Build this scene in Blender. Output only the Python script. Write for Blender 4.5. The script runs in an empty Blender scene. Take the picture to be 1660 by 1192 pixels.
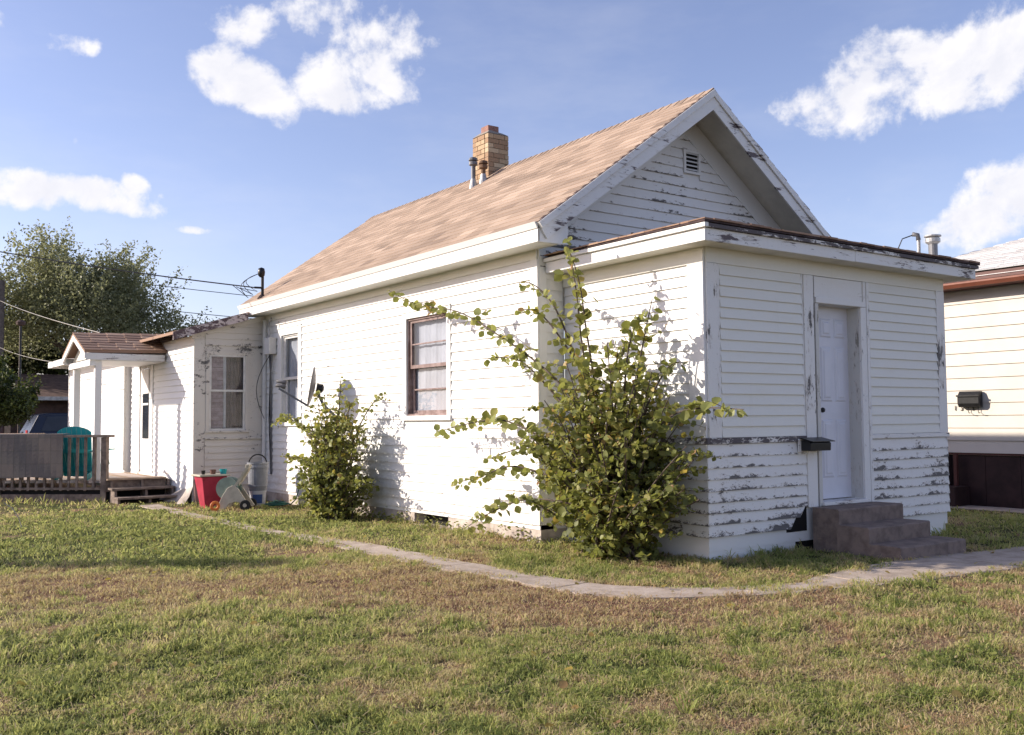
import bpy, math, random
import numpy as np
from mathutils import Vector, Matrix
random.seed(7); rng = np.random.default_rng(11)
C = bpy.context.scene.collection
# ------------------------------------------------------------------ camera
def camera():
    yaw, pitch, roll, f = math.radians(35.641), math.radians(3.147), math.radians(-0.479), 1575.4
    fw = Vector((math.sin(yaw), math.cos(yaw), 0)); r = Vector((math.cos(yaw), -math.sin(yaw), 0)); u = Vector((0, 0, 1))
    F = math.cos(pitch)*fw + math.sin(pitch)*u; U = -math.sin(pitch)*fw + math.cos(pitch)*u
    c, s = math.cos(roll), math.sin(roll)
    R2 = c*r + s*U; U2 = -s*r + c*U
    cd = bpy.data.cameras.new('camera'); cam = bpy.data.objects.new('camera', cd); C.objects.link(cam)
    cd.sensor_width = 36; cd.lens = 36*f/1660; cd.clip_end = 3000; cd.clip_start = .05
    m = Matrix((R2, U2, -F)).transposed().to_4x4(); m.translation = Vector((-6.716, -6.276, 1.323)); cam.matrix_world = m
    bpy.context.scene.camera = cam
    return R2, U2, F
CR, CU, CF = camera()
# ------------------------------------------------------------------ sun, sky, exposure
SUN = Vector((-1, .78, .53)).normalized()          # towards the sun
sd = bpy.data.lights.new('sun', 'SUN'); sd.energy = 4.1; sd.angle = math.radians(.55); sd.color = (1, .90, .77)
so = bpy.data.objects.new('sun', sd); C.objects.link(so); so.rotation_euler = SUN.to_track_quat('Z', 'Y').to_euler()
sc = bpy.context.scene
vs = sc.view_settings; sc.display_settings.display_device = 'sRGB'
vs.view_transform = 'Standard'; vs.look = 'None'; vs.gamma = 1; vs.use_curve_mapping = False; vs.exposure = 0.8
sc.cycles.max_bounces = 6; sc.cycles.transparent_max_bounces = 8; sc.cycles.diffuse_bounces = 3
w = bpy.data.worlds.new('World'); sc.world = w; w.use_nodes = True

class NT:
    def __init__(s, tree): s.t = tree; s.n = tree.nodes; s.l = tree.links
    def node(s, typ, **kw):
        n = s.n.new(typ)
        for k, v in kw.items(): setattr(n, k, v)
        return n
    def put(s, sock, v):
        if hasattr(v, 'is_output') or isinstance(v, bpy.types.NodeSocket): s.l.new(v, sock)
        elif v is not None: sock.default_value = v
    def math(s, op, a, b=None, c=None, clamp=False):
        n = s.node('ShaderNodeMath', operation=op); n.use_clamp = clamp
        s.put(n.inputs[0], a)
        if b is not None: s.put(n.inputs[1], b)
        if c is not None: s.put(n.inputs[2], c)
        return n.outputs[0]
    def vmath(s, op, a, b=None, out=0):
        n = s.node('ShaderNodeVectorMath', operation=op); s.put(n.inputs[0], a)
        if b is not None: s.put(n.inputs[1], b)
        return n.outputs[out]
    def noise(s, vec, scale, detail=4, rough=.55, out=0, dist=0):
        n = s.node('ShaderNodeTexNoise'); s.put(n.inputs['Vector'], vec); n.inputs['Scale'].default_value = scale
        n.inputs['Detail'].default_value = detail; n.inputs['Roughness'].default_value = rough; n.inputs['Distortion'].default_value = dist
        return n.outputs[out]
    def ramp(s, fac, stops, interp='LINEAR'):
        n = s.node('ShaderNodeValToRGB'); s.put(n.inputs[0], fac); cr = n.color_ramp; cr.interpolation = interp
        while len(cr.elements) < len(stops): cr.elements.new(.5)
        for e, (p, c) in zip(cr.elements, stops): e.position = p; e.color = (*c, 1) if len(c) == 3 else c
        return n.outputs[0]
    def smooth(s, v, a, b):
        n = s.node('ShaderNodeMapRange', interpolation_type='SMOOTHSTEP'); s.put(n.inputs[0], v)
        n.inputs[1].default_value = a; n.inputs[2].default_value = b
        return n.outputs[0]
    def mix(s, fac, a, b, blend='MIX'):
        n = s.node('ShaderNodeMix', data_type='RGBA', blend_type=blend); s.put(n.inputs[0], fac)
        for i, v in ((6, a), (7, b)):
            if isinstance(v, tuple) and len(v) == 3: v = (*v, 1)
            s.put(n.inputs[i], v)
        return n.outputs[2]
    def attr(s, name, out='Fac'):
        return s.node('ShaderNodeAttribute', attribute_name=name).outputs[out]
    def pos(s): return s.node('ShaderNodeNewGeometry').outputs['Position']
    def scalev(s, v, k):
        n = s.node('ShaderNodeMapping'); s.put(n.inputs[0], v); n.inputs['Scale'].default_value = k; return n.outputs[0]

def build_sky():
    T = NT(w.node_tree); T.n.clear()
    sky = T.node('ShaderNodeTexSky', sky_type='NISHITA'); sky.sun_disc = False
    sky.sun_elevation = math.asin(SUN.z); sky.sun_rotation = math.atan2(SUN.x, SUN.y)
    sky.air_density = 1.0; sky.dust_density = .9; sky.ozone_density = 1.5; sky.altitude = 300
    d = T.vmath('NORMALIZE', T.node('ShaderNodeTexCoord').outputs['Generated'])
    big = T.noise(d, 11, 8, .6, dist=.4); fine = T.noise(d, 30, 6, .6)
    def direction(px, py):
        a, b = px-830, py-596; return (CF*1575.4 + CR*a - CU*b).normalized()
    field = None
    cl = [  # where, half width, half height (pixels of the photo, turned into directions), tilt, solidity
        (1500, 115, 175, 62, -10, 1.2), (1400, 150, 120, 40, -8, 1.0), (1590, 90, 100, 60, -10, 1.1),
        (1640, 345, 110, 38, -14, 1.1), (1700, 330, 110, 60, 0, 1.2),
        (398, 132, 66, 40, 14, 1.1), (435, 160, 38, 30, 20, .9), (545, 128, 62, 44, 12, 1.1), (600, 118, 48, 34, -8, .8),
        (402, 46, 40, 24, 10, .6), (600, 55, 80, 44, 20, .45), (560, 5, 60, 36, 0, .45), (655, 42, 26, 20, 0, .45), (708, 72, 22, 22, -30, .55),
        (102, 68, 38, 16, 0, .9), (90, 303, 105, 21, 2, 1.1), (160, 325, 70, 16, 6, .8), (30, 318, 60, 18, 0, 1), (220, 298, 18, 14, 30, .9), (-10, 30, 24, 24, 0, .9),
        (312, 373, 22, 5, 0, .6), (500, 22, 14, 26, -20, .5)]
    items = []
    for px, py, a, b, t, k in cl:
        items.append((direction(px, py), math.atan(a*1.2/1575), math.atan(b*1.15/1575), math.radians(t), k))
    R = random.Random(3)
    for i in range(16):      # the rest of the sky carries the same scattered cumulus
        az = R.uniform(1.45, 5.9); el = R.uniform(.12, .75)
        dd = Vector((math.sin(az), math.cos(az), 0))*math.cos(el) + Vector((0, 0, math.sin(el)))
        items.append((dd, R.uniform(.05, .13), R.uniform(.02, .05), R.uniform(-.2, .2), 1))
    for dd, a, b, t, k in items:
        side = dd.cross(Vector((0, 0, 1))).normalized(); up = side.cross(dd).normalized()
        # image tilt: positive t leans down to the right
        u_ = side*math.cos(t) - up*math.sin(t); v_ = side*math.sin(t) + up*math.cos(t)
        u_ = u_/a; v_ = v_/b
        x = T.vmath('DOT_PRODUCT', d, tuple(u_), out='Value'); y = T.vmath('DOT_PRODUCT', d, tuple(v_), out='Value')
        r2 = T.math('ADD', T.math('MULTIPLY', x, x), T.math('MULTIPLY', y, y))
        front = T.math('LESS_THAN', T.vmath('DOT_PRODUCT', d, tuple(dd), out='Value'), 0)
        e = T.math('SUBTRACT', T.math('MULTIPLY', T.math('SUBTRACT', 1, r2), k*1.25 if k > .7 else k*1.0), T.math('MULTIPLY', front, 50))
        field = e if field is None else T.math('SMOOTH_MAX', field, e, .5)
    field = T.math('MAXIMUM', field, -1.2)
    n = T.math('ADD', T.math('MULTIPLY', T.math('SUBTRACT', big, .5), 4.6), T.math('MULTIPLY', T.math('SUBTRACT', fine, .5), 3.4))
    v = T.math('ADD', field, n)
    dens = T.smooth(v, -.1, 1.15)
    veil = T.smooth(T.noise(T.scalev(d, (3, 3, 9)), 1.6, 5, .6), .42, .75)
    dens = T.math('MAXIMUM', T.math('MULTIPLY', dens, .97), T.math('MULTIPLY', veil, .1))
    sepd = T.node('ShaderNodeVectorMath', operation='ADD'); T.put(sepd.inputs[0], d); sepd.inputs[1].default_value = (-.012, .006, .012)
    above = T.noise(sepd.outputs[0], 11, 8, .6, dist=.4)       # brighter towards the sunward, upper side of each puff
    shade = T.smooth(T.math('ADD', T.math('MULTIPLY', T.math('SUBTRACT', above, big), 5), T.math('MULTIPLY', v, .3)), -.5, 1.1)
    cloud = T.mix(shade, (5.3, 5.2, 5.3), (4.5, 4.5, 4.85))
    hs = T.node('ShaderNodeHueSaturation'); hs.inputs['Saturation'].default_value = .95; T.put(hs.inputs['Color'], sky.outputs[0])
    tint = T.mix(1, hs.outputs[0], (1.05, .92, 1.04), 'MULTIPLY'); col = T.mix(dens, tint, cloud)
    bg = T.node('ShaderNodeBackground'); T.put(bg.inputs[0], col); bg.inputs[1].default_value = .115
    out = T.node('ShaderNodeOutputWorld'); T.l.new(bg.outputs[0], out.inputs[0])
build_sky()
# ------------------------------------------------------------------ materials
MATS = {}
def new_mat(name):
    m = bpy.data.materials.new(name); m.use_nodes = True; t = NT(m.node_tree)
    b = t.n['Principled BSDF']; b.inputs['Specular IOR Level'].default_value = .35
    MATS[name] = m
    return m, t, b
def bump(t, b, h, strength=.3, dist=.01):
    n = t.node('ShaderNodeBump'); n.inputs['Strength'].default_value = strength; n.inputs['Distance'].default_value = dist
    t.put(n.inputs['Height'], h); t.l.new(n.outputs[0], b.inputs['Normal'])
def simple(name, col, rough=.7, var=.12, scale=8, metal=0, bmp=.15, col2=None):
    m, t, b = new_mat(name)
    n = t.noise(t.pos(), scale, 5, .6)
    c2 = col2 or tuple(c*(1-var*2) for c in col)
    t.put(b.inputs['Base Color'], t.mix(t.smooth(n, .35, .7), tuple(min(1, c*(1+var*.5)) for c in col), c2))
    b.inputs['Roughness'].default_value = rough; b.inputs['Metallic'].default_value = metal
    if bmp: bump(t, b, t.noise(t.pos(), scale*6, 4, .6), bmp, .004)
    return m
def paint(name, peel, white=(.77, .76, .745), wood=(.21, .20, .195), stain=.12, stretch=(1, 1, 1.6), edge=.0, scale=7, warm=(.70, .63, .56), splash=0):
    """old white paint; 'v' on a board runs 0 at its lower edge to 1 at its top"""
    m, t, b = new_mat(name)
    p = t.pos(); ps = t.scalev(p, stretch)
    n = t.noise(ps, scale, 7, .68, dist=.3)
    region = t.noise(p, 1.7, 3, .5)
    val = t.math('ADD', n, t.math('MULTIPLY', t.math('SUBTRACT', region, .5), .55))
    if edge:
        v = t.attr('v'); e = t.math('POWER', t.math('SUBTRACT', 1, v, clamp=True), 3)
        lowz = t.node('ShaderNodeSeparateXYZ'); t.put(lowz.inputs[0], p)
        val = t.math('ADD', val, t.math('MULTIPLY', e, edge))
    fn = t.math('ADD', t.noise(ps, scale*3.4, 6, .7, dist=.4), t.math('MULTIPLY', t.math('SUBTRACT', val, n), .9))
    mask = t.math('MAXIMUM', t.smooth(val, peel+.02, peel+.032), t.smooth(fn, peel+.035, peel+.05))
    thin = t.math('SUBTRACT', t.smooth(val, peel-.05, peel), mask, clamp=True)
    dirt = t.smooth(t.noise(t.scalev(p, (1.2, 1.2, 5)), 1.6, 6, .65), .48, .78)
    base = t.mix(t.math('MULTIPLY', dirt, stain*2), white, warm)
    if splash:
        zz = t.node('ShaderNodeSeparateXYZ'); t.put(zz.inputs[0], p)
        sp = t.math('MULTIPLY', t.math('SUBTRACT', 1, t.smooth(zz.outputs[2], .1, 1.1)), t.smooth(t.noise(t.scalev(p, (1, 1, 2.5)), 4, 7, .7), .35, .7))
        base = t.mix(t.math('MULTIPLY', sp, splash), base, tuple(c*.72 for c in warm))
    streak = t.smooth(t.noise(t.scalev(p, (14, 14, 1.1)), 1, 5, .6), .55, .8)
    base = t.mix(t.math('MULTIPLY', streak, stain*1.2), base, tuple(c*.72 for c in warm))
    base = t.mix(t.math('MULTIPLY', t.smooth(t.noise(p, 40, 4, .7), .5, .8), stain), base, tuple(c*.8 for c in warm))
    base = t.mix(t.math('MULTIPLY', thin, .55), base, tuple(c*.75 for c in warm))
    wd = t.mix(t.noise(t.scalev(p, (3, 3, 40)), 4, 4, .6), wood, tuple(c*.45 for c in wood))
    t.put(b.inputs['Base Color'], t.mix(mask, base, wd))
    t.put(b.inputs['Roughness'], t.math('ADD', .55, t.math('MULTIPLY', mask, .35)))
    h = t.math('ADD', t.math('MULTIPLY', mask, -1), t.math('MULTIPLY', t.noise(t.scalev(p, (6, 6, 30)), 3, 4, .6), .35))
    bump(t, b, h, .5, .0035)
    return m
M = {}
M['clean'] = paint('white_paint_sound', .90, stain=.05)
M['wall'] = paint('white_paint_sunny_wall', .745, stain=.16, edge=.10, scale=7, wood=(.40, .34, .31), stretch=(.5, .5, 2.2), splash=.75)
M['low'] = paint('white_paint_flaking', .645, edge=.20, stain=.14, scale=9, stretch=(1, 1, 2.2))
M['gable'] = paint('white_paint_gable', .69, edge=.16, stain=.10, scale=9, stretch=(1, 1, 2.4))
M['trim'] = paint('white_paint_trim', .625, stain=.14, scale=9, stretch=(1.6, 1.6, .45))
M['trimh'] = paint('white_paint_fascia', .615, stain=.14, scale=6, stretch=(.45, .45, 3), wood=(.20, .17, .18))
M['rail'] = paint('bare_band', .47, stain=.2, scale=10, stretch=(.7, .7, 2), wood=(.17, .15, .16))
M['cream'] = paint('cream_paint', .82, white=(.77, .76, .71), warm=(.66, .6, .47), stain=.10, edge=.0)
M['soffit'] = simple('soffit_paint', (.72, .69, .60), .7, .08, 3)
M['add'] = paint('addition_paint_shaded', .69, white=(.64, .60, .55), edge=.08, stain=.22, splash=.5, scale=9)  # beige paint and dirt; its white is also lowered for this wall's shade
M['purple'] = paint('weathered_rake', .46, wood=(.16, .11, .12), white=(.5, .42, .43), scale=5, stretch=(1, 1, 2))
M['conc'] = simple('concrete', (.42, .37, .33), .9, .16, 5, bmp=.4)
M['fnd'] = simple('foundation_wash', (.50, .44, .39), .9, .13, 4, bmp=.5, col2=(.30, .25, .22))
M['fnd_red'] = simple('foundation_red', (.30, .19, .17), .9, .2, 6, bmp=.4)
M['step'] = simple('step_concrete', (.215, .165, .142), .9, .2, 9, bmp=.6, col2=(.14, .108, .094))
M['dark'] = simple('shade_black', (.012, .011, .011), .9, .1, 5, bmp=0)  # near-black colour standing in for the shade inside openings and gaps
M['wood'] = simple('deck_wood', (.22, .17, .14), .85, .25, 9, bmp=.4, col2=(.12, .09, .075))
M['woodl'] = simple('deck_wood_tan', (.42, .31, .22), .85, .2, 6, bmp=.3, col2=(.30, .21, .15))
M['floor'] = simple('porch_floor', (.50, .42, .37), .85, .12, 4, bmp=.2)
M['black'] = simple('black_metal', (.02, .02, .022), .35, .2, 12, bmp=.05)
M['grey'] = simple('grey_metal', (.17, .17, .18), .45, .15, 10, bmp=.05, metal=.3)
M['galv'] = simple('galvanised', (.45, .44, .43), .4, .15, 10, metal=.6, bmp=.05)
M['dish'] = simple('dish_grey', (.13, .125, .13), .5, .1, 10, bmp=.03)
M['pipe'] = simple('white_pipe', (.72, .70, .68), .5, .06, 6, bmp=.03)
M['teal'] = simple('teal_plastic', (.02, .33, .35), .4, .08, 6, bmp=.03)
M['red'] = simple('red_plastic', (.42, .035, .07), .45, .12, 6, bmp=.05)
M['beige'] = simple('beige_plastic', (.47, .43, .35), .5, .1, 8, bmp=.04)
M['hosegreen'] = simple('green_hose', (.02, .12, .085), .4, .1, 9, bmp=.03)
M['reelgreen'] = simple('reel_green', (.25, .31, .26), .4, .1, 9, bmp=.03)
M['orange'] = simple('orange_plastic', (.75, .22, .06), .45, .1, 8, bmp=.03)
M['bucket'] = simple('grey_bucket', (.20, .21, .235), .5, .1, 8, bmp=.04)
M['bucketw'] = simple('pale_bucket', (.45, .46, .50), .5, .1, 8, bmp=.04)
M['blue'] = simple('blue_print', (.04, .08, .22), .5, .1, 8, bmp=0)
M['mat'] = simple('brown_grey_mat', (.13, .105, .10), .85, .2, 6, bmp=.3, col2=(.085, .075, .08))
M['nb'] = simple('neighbour_siding', (.62, .57, .50), .6, .03, 2, bmp=.04)
M['nbskirt'] = simple('neighbour_skirt', (.035, .016, .016), .7, .2, 4, bmp=.1)
M['gutter'] = simple('rust_gutter', (.24, .085, .055), .35, .08, 4, bmp=.02)
M['gutterd'] = simple('rust_fascia', (.10, .035, .03), .5, .1, 4, bmp=.03)
M['door'] = simple('white_door', (.70, .70, .76), .4, .03, 3, bmp=.02)
M['jamb'] = paint('jamb_wood', .62, wood=(.40, .38, .34), white=(.60, .59, .56), scale=10, stretch=(2, 2, .5))
M['sash'] = simple('mauve_sash', (.15, .095, .085), .6, .15, 9, bmp=.1, col2=(.30, .22, .21))
M['sashw'] = simple('white_sash', (.68, .66, .64), .6, .08, 9, bmp=.1)
M['curtain'] = simple('pale_curtain', (.62, .61, .62), .9, .08, 3, bmp=.1)
M['curtainb'] = simple('brown_curtain', (.17, .12, .10), .9, .2, 6, bmp=.2)
M['bark'] = simple('bark', (.10, .075, .06), .9, .25, 14, bmp=.6)
M['polewood'] = simple('pole_wood', (.16, .13, .115), .9, .2, 8, bmp=.4)
M['wire'] = simple('wire_black', (.025, .025, .03), .6, .1, 8, bmp=0)
M['wirep'] = simple('wire_pale', (.30, .28, .25), .6, .1, 8, bmp=0)
M['suv'] = simple('dark_blue_paint', (.008, .014, .035), .25, .1, 3, bmp=0)
M['carw'] = simple('white_car_paint', (.72, .72, .75), .3, .03, 3, bmp=0)
M['carglass'] = simple('car_glass', (.03, .035, .045), .12, .1, 3, bmp=0)
M['tail'] = simple('tail_lamp', (.5, .02, .03), .3, .1, 3, bmp=0)
M['rubber'] = simple('rubber', (.02, .02, .02), .8, .1, 9, bmp=.1)
M['garage'] = simple('garage_brown', (.09, .055, .045), .8, .2, 4, bmp=.1)
M['groof'] = simple('garage_roof', (.19, .125, .105), .9, .2, 5, bmp=.3)
def glass():
    m, t, b = new_mat('window_glass')
    b.inputs['Base Color'].default_value = (.9, .92, .95, 1); b.inputs['Roughness'].default_value = .03
    b.inputs['Transmission Weight'].default_value = 0
    out = t.n['Material Output']; tr = t.node('ShaderNodeBsdfTransparent'); tr.inputs[0].default_value = (.85, .87, .9, 1)
    gl = t.node('ShaderNodeBsdfGlossy'); gl.inputs['Roughness'].default_value = .02
    fr = t.node('ShaderNodeLayerWeight'); fr.inputs['Blend'].default_value = .5
    mx = t.node('ShaderNodeMixShader'); t.l.new(t.math('ADD', t.math('MULTIPLY', t.math('POWER', fr.outputs['Facing'], 4), .28), .03), mx.inputs[0]); t.l.new(tr.outputs[0], mx.inputs[1]); t.l.new(gl.outputs[0], mx.inputs[2])
    t.l.new(mx.outputs[0], out.inputs[0]); return m
M['glass'] = glass()
def shingle_mat(name, stops, streak=1):
    m, t, b = new_mat(name)
    tone = t.attr('tone'); n = t.noise(t.pos(), 160, 2, .6); n2 = t.noise(t.pos(), .9, 4, .6)
    f = t.math('ADD', t.math('MULTIPLY', tone, .62), t.math('ADD', t.math('MULTIPLY', n, .3), t.math('MULTIPLY', n2, .28)))
    t.put(b.inputs['Base Color'], t.ramp(f, stops)); b.inputs['Roughness'].default_value = .95
    bump(t, b, n, .5, .003); return m
M['shingle'] = shingle_mat('tan_shingles', [(.15, (.18, .13, .10)), (.45, (.30, .22, .165)), (.7, (.385, .285, .215)), (1, (.49, .375, .29))])
M['shinglep'] = shingle_mat('porch_shingles', [(.15, (.18, .11, .075)), (.5, (.31, .195, .14)), (1, (.42, .29, .21))])
M['shingleg'] = shingle_mat('grey_shingles', [(.15, (.36, .35, .35)), (.5, (.50, .49, .48)), (1, (.60, .59, .585))])
M['felt'] = simple('dark_roof_edge', (.07, .045, .045), .95, .3, 12, bmp=.6, col2=(.03, .02, .022))
def brickm():
    m, t, b = new_mat('buff_brick')
    tone = t.attr('tone'); n = t.noise(t.pos(), 40, 4, .6)
    t.put(b.inputs['Base Color'], t.ramp(t.math('ADD', t.math('MULTIPLY', tone, .7), t.math('MULTIPLY', n, .35)),
          [(.1, (.30, .19, .12)), (.45, (.42, .30, .19)), (.8, (.48, .36, .235)), (1, (.54, .43, .30))]))
    b.inputs['Roughness'].default_value = .9; bump(t, b, n, .4, .004); return m
M['brick'] = brickm()
M['mortar'] = simple('mortar', (.30, .26, .22), .95, .15, 20, bmp=.3)
def leafm(name, stops, trans=.35, tcol=(.30, .36, .05), rough=.5):
    m, t, b = new_mat(name)
    tone = t.attr('tone'); col = t.ramp(tone, stops); col = t.mix(t.math('MULTIPLY', t.noise(t.pos(), 60, 2, .5), .25), col, (.12, .10, .04))
    t.put(b.inputs['Base Color'], col); b.inputs['Roughness'].default_value = rough; b.inputs['Specular IOR Level'].default_value = .4
    tr = t.node('ShaderNodeBsdfTranslucent'); t.put(tr.inputs[0], t.mix(.5, col, tcol, 'MIX'))
    mx = t.node('ShaderNodeMixShader'); mx.inputs[0].default_value = trans
    t.l.new(b.outputs[0], mx.inputs[1]); t.l.new(tr.outputs[0], mx.inputs[2]); t.l.new(mx.outputs[0], t.n['Material Output'].inputs[0]); return m
M['leaf'] = leafm('shrub_leaf', [(0, (.055, .075, .022)), (.35, (.165, .19, .055)), (.65, (.30, .32, .10)), (.86, (.36, .33, .10)), (.95, (.34, .18, .10)), (1, (.45, .33, .06))], .42, (.42, .44, .08))
M['tree'] = leafm('tree_leaf', [(0, (.07, .08, .045)), (.5, (.23, .24, .12)), (.9, (.38, .37, .22)), (1, (.48, .46, .30))], .45, (.4, .42, .2))
M['darkleaf'] = leafm('dark_leaf', [(0, (.010, .02, .008)), (.6, (.025, .045, .012)), (1, (.12, .16, .03))], .2)
M['grass'] = leafm('grass_blade', [(0, (.09, .13, .028)), (.14, (.20, .27, .055)), (.32, (.32, .37, .085)), (.5, (.46, .45, .16)), (.68, (.58, .47, .25)), (.84, (.66, .50, .32)), (1, (.40, .22, .15))], .5, (.60, .60, .22), .6)
def groundm():
    m, t, b = new_mat('lawn_soil')
    tone = t.attr('tone'); n = t.noise(t.pos(), 7, 8, .7); n2 = t.noise(t.pos(), 60, 4, .7)
    f = t.math('ADD', tone, t.math('ADD', t.math('MULTIPLY', t.math('SUBTRACT', n, .5), .5), t.math('MULTIPLY', t.math('SUBTRACT', n2, .5), .6)))
    t.put(b.inputs['Base Color'], t.ramp(f, [(.1, (.06, .07, .025)), (.45, (.13, .115, .05)), (.7, (.25, .18, .11)), (1, (.20, .11, .08))]))
    b.inputs['Roughness'].default_value = 1; b.inputs['Specular IOR Level'].default_value = .1
    bump(t, b, t.math('ADD', n, n2), .8, .03); return m
M['ground'] = groundm()
def pathm():
    m, t, b = new_mat('path_concrete')
    n = t.noise(t.pos(), 5, 7, .65); n2 = t.noise(t.pos(), 90, 3, .6)
    t.put(b.inputs['Base Color'], t.mix(t.smooth(n2, .4, .75), t.ramp(n, [(.3, (.27, .21, .165)), (.5, (.46, .38, .31)), (.7, (.54, .46, .39))]), (.34, .27, .22)))
    b.inputs['Roughness'].default_value = .95; bump(t, b, n2, .4, .005); return m
M['path'] = pathm()

# ------------------------------------------------------------------ mesh helpers
def tag(o, label=None, cat=None, group=None, kind=None):
    if label: o['label'] = label
    if cat: o['category'] = cat
    if group: o['group'] = group
    if kind: o['kind'] = kind
    return o
def empty(name, loc, label=None, cat=None, group=None, kind=None):
    o = bpy.data.objects.new(name, None); C.objects.link(o); o.location = loc; o.empty_display_size = .2
    tag(o, label, cat, group, kind); return o
def wloc(o):
    v = Vector(o.location)
    while o.parent: o = o.parent; v += Vector(o.location)
    return v
class MB:
    def __init__(s): s.v = []; s.f = []; s.a = []
    def add(s, vs, fs, val=.5):
        k = len(s.v); s.v += [tuple(x) for x in vs]; s.f += [tuple(i+k for i in f) for f in fs]
        s.a += list(val) if hasattr(val, '__len__') else [val]*len(vs); return s
    def hexa(s, p, val=.5):   # p: bottom 4 (ccw from above), top 4
        return s.add(p, [(3, 2, 1, 0), (4, 5, 6, 7), (0, 1, 5, 4), (1, 2, 6, 5), (2, 3, 7, 6), (3, 0, 4, 7)], val)
    def box(s, a, b, val=.5):
        (x0, y0, z0), (x1, y1, z1) = a, b
        x0, x1 = min(x0, x1), max(x0, x1); y0, y1 = min(y0, y1), max(y0, y1); z0, z1 = min(z0, z1), max(z0, z1)
        return s.hexa([(x0, y0, z0), (x1, y0, z0), (x1, y1, z0), (x0, y1, z0), (x0, y0, z1), (x1, y0, z1), (x1, y1, z1), (x0, y1, z1)], val)
    def beam(s, a, b, wd, h, up=(0, 0, 1), val=.5):
        a, b = Vector(a), Vector(b); d = (b-a).normalized(); up = Vector(up); sd_ = d.cross(up).normalized(); u = sd_.cross(d)
        q = lambda p, i, j: p + sd_*wd*.5*i + u*h*.5*j
        return s.hexa([q(a, -1, -1), q(a, 1, -1), q(b, 1, -1), q(b, -1, -1), q(a, -1, 1), q(a, 1, 1), q(b, 1, 1), q(b, -1, 1)], val)
    def tube(s, pts, r, n=8, cap=True, val=.5):
        pts = [Vector(p) for p in pts]; rs = r if hasattr(r, '__len__') else [r]*len(pts)
        vs = []; prev = None
        for i, p in enumerate(pts):
            d = (pts[min(i+1, len(pts)-1)] - pts[max(i-1, 0)]).normalized()
            if prev is None:
                a = d.orthogonal().normalized()
            else:
                a = (prev - d*prev.dot(d)).normalized()
            prev = a; b_ = d.cross(a)
            for j in range(n):
                t = 2*math.pi*j/n; vs.append(p + (a*math.cos(t) + b_*math.sin(t))*rs[i])
        fs = [(i*n+j, i*n+(j+1) % n, (i+1)*n+(j+1) % n, (i+1)*n+j) for i in range(len(pts)-1) for j in range(n)]
        if cap: fs += [tuple(range(n))[::-1], tuple(range((len(pts)-1)*n, len(pts)*n))]
        return s.add(vs, fs, val)
    def lathe(s, prof, c=(0, 0, 0), n=16, axis=None, val=.5):
        ax = Vector(axis or (0, 0, 1)).normalized(); a = ax.orthogonal().normalized(); b_ = ax.cross(a); c = Vector(c)
        vs = [c + ax*z + (a*math.cos(2*math.pi*j/n) + b_*math.sin(2*math.pi*j/n))*r for r, z in prof for j in range(n)]
        fs = [(i*n+j, i*n+(j+1) % n, (i+1)*n+(j+1) % n, (i+1)*n+j) for i in range(len(prof)-1) for j in range(n)]
        return s.add(vs, fs, val)
    def prism(s, poly, h0, h1, axis='z', val=.5):   # poly 2-d; extruded along axis
        def P(u, v, h): return {'z': (u, v, h), 'y': (u, h, v), 'x': (h, u, v)}[axis]
        n = len(poly); vs = [P(u, v, h0) for u, v in poly] + [P(u, v, h1) for u, v in poly]
        fs = [tuple(range(n))[::-1], tuple(range(n, 2*n))] + [(i, (i+1) % n, n+(i+1) % n, n+i) for i in range(n)]
        return s.add(vs, fs, val)
    def build(s, name, mat, parent=None, attr='tone', smooth=False, bevel=0, kind=None, label=None, cat=None, group=None, at=None):
        vs = np.array(s.v, float); c = (vs.min(0)+vs.max(0))/2 if at is None else np.array(at, float)
        me = bpy.data.meshes.new(name); me.from_pydata([tuple(x) for x in vs-c], [], s.f)
        at_ = me.attributes.new(attr, 'FLOAT', 'POINT'); at_.data.foreach_set('value', np.array(s.a, np.float32))
        if smooth:
            me.polygons.foreach_set('use_smooth', [True]*len(me.polygons))
        me.materials.append(mat); me.update()
        o = bpy.data.objects.new(name, me); C.objects.link(o)
        if parent is not None:
            o.parent = parent; c = Vector(c) - wloc(parent)
        o.location = c
        if bevel:
            md = o.modifiers.new('bevel', 'BEVEL'); md.width = bevel; md.segments = 2; md.limit_method = 'ANGLE'
        return tag(o, label, cat, group, kind)
def share(o, name, loc, parent, rot=None, scale=None):
    c = o.copy(); C.objects.link(c); c.name = name; c.parent = parent
    c.location = Vector(loc) - (wloc(parent) if parent else Vector((0, 0, 0)))
    if rot: c.rotation_euler = rot
    if scale: c.scale = scale
    return c
def vnoise(x, y, scale, seed):
    r = np.random.default_rng(seed); g = r.random((128, 128)); u = x/scale; v = y/scale
    i = np.floor(u).astype(int); j = np.floor(v).astype(int); fu = u-i; fv = v-j; fu = fu*fu*(3-2*fu); fv = fv*fv*(3-2*fv)
    i0, i1, j0, j1 = i % 128, (i+1) % 128, j % 128, (j+1) % 128
    return (g[i0, j0]*(1-fu)+g[i1, j0]*fu)*(1-fv) + (g[i0, j1]*(1-fu)+g[i1, j1]*fu)*fv
def gz(x, y):   # the ground falls a little towards the neighbour
    t = np.clip((np.asarray(x, float)-4.6)/5.0, 0, 1); t = t*t*(3-2*t)
    return -.25*t + .012*(vnoise(x, y, 1.3, 5)-.5)*2 + .05*np.clip((np.abs(x+2.2)-1.5)/6, 0, 1)*(vnoise(x, y, 4, 9)-.5)
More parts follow.
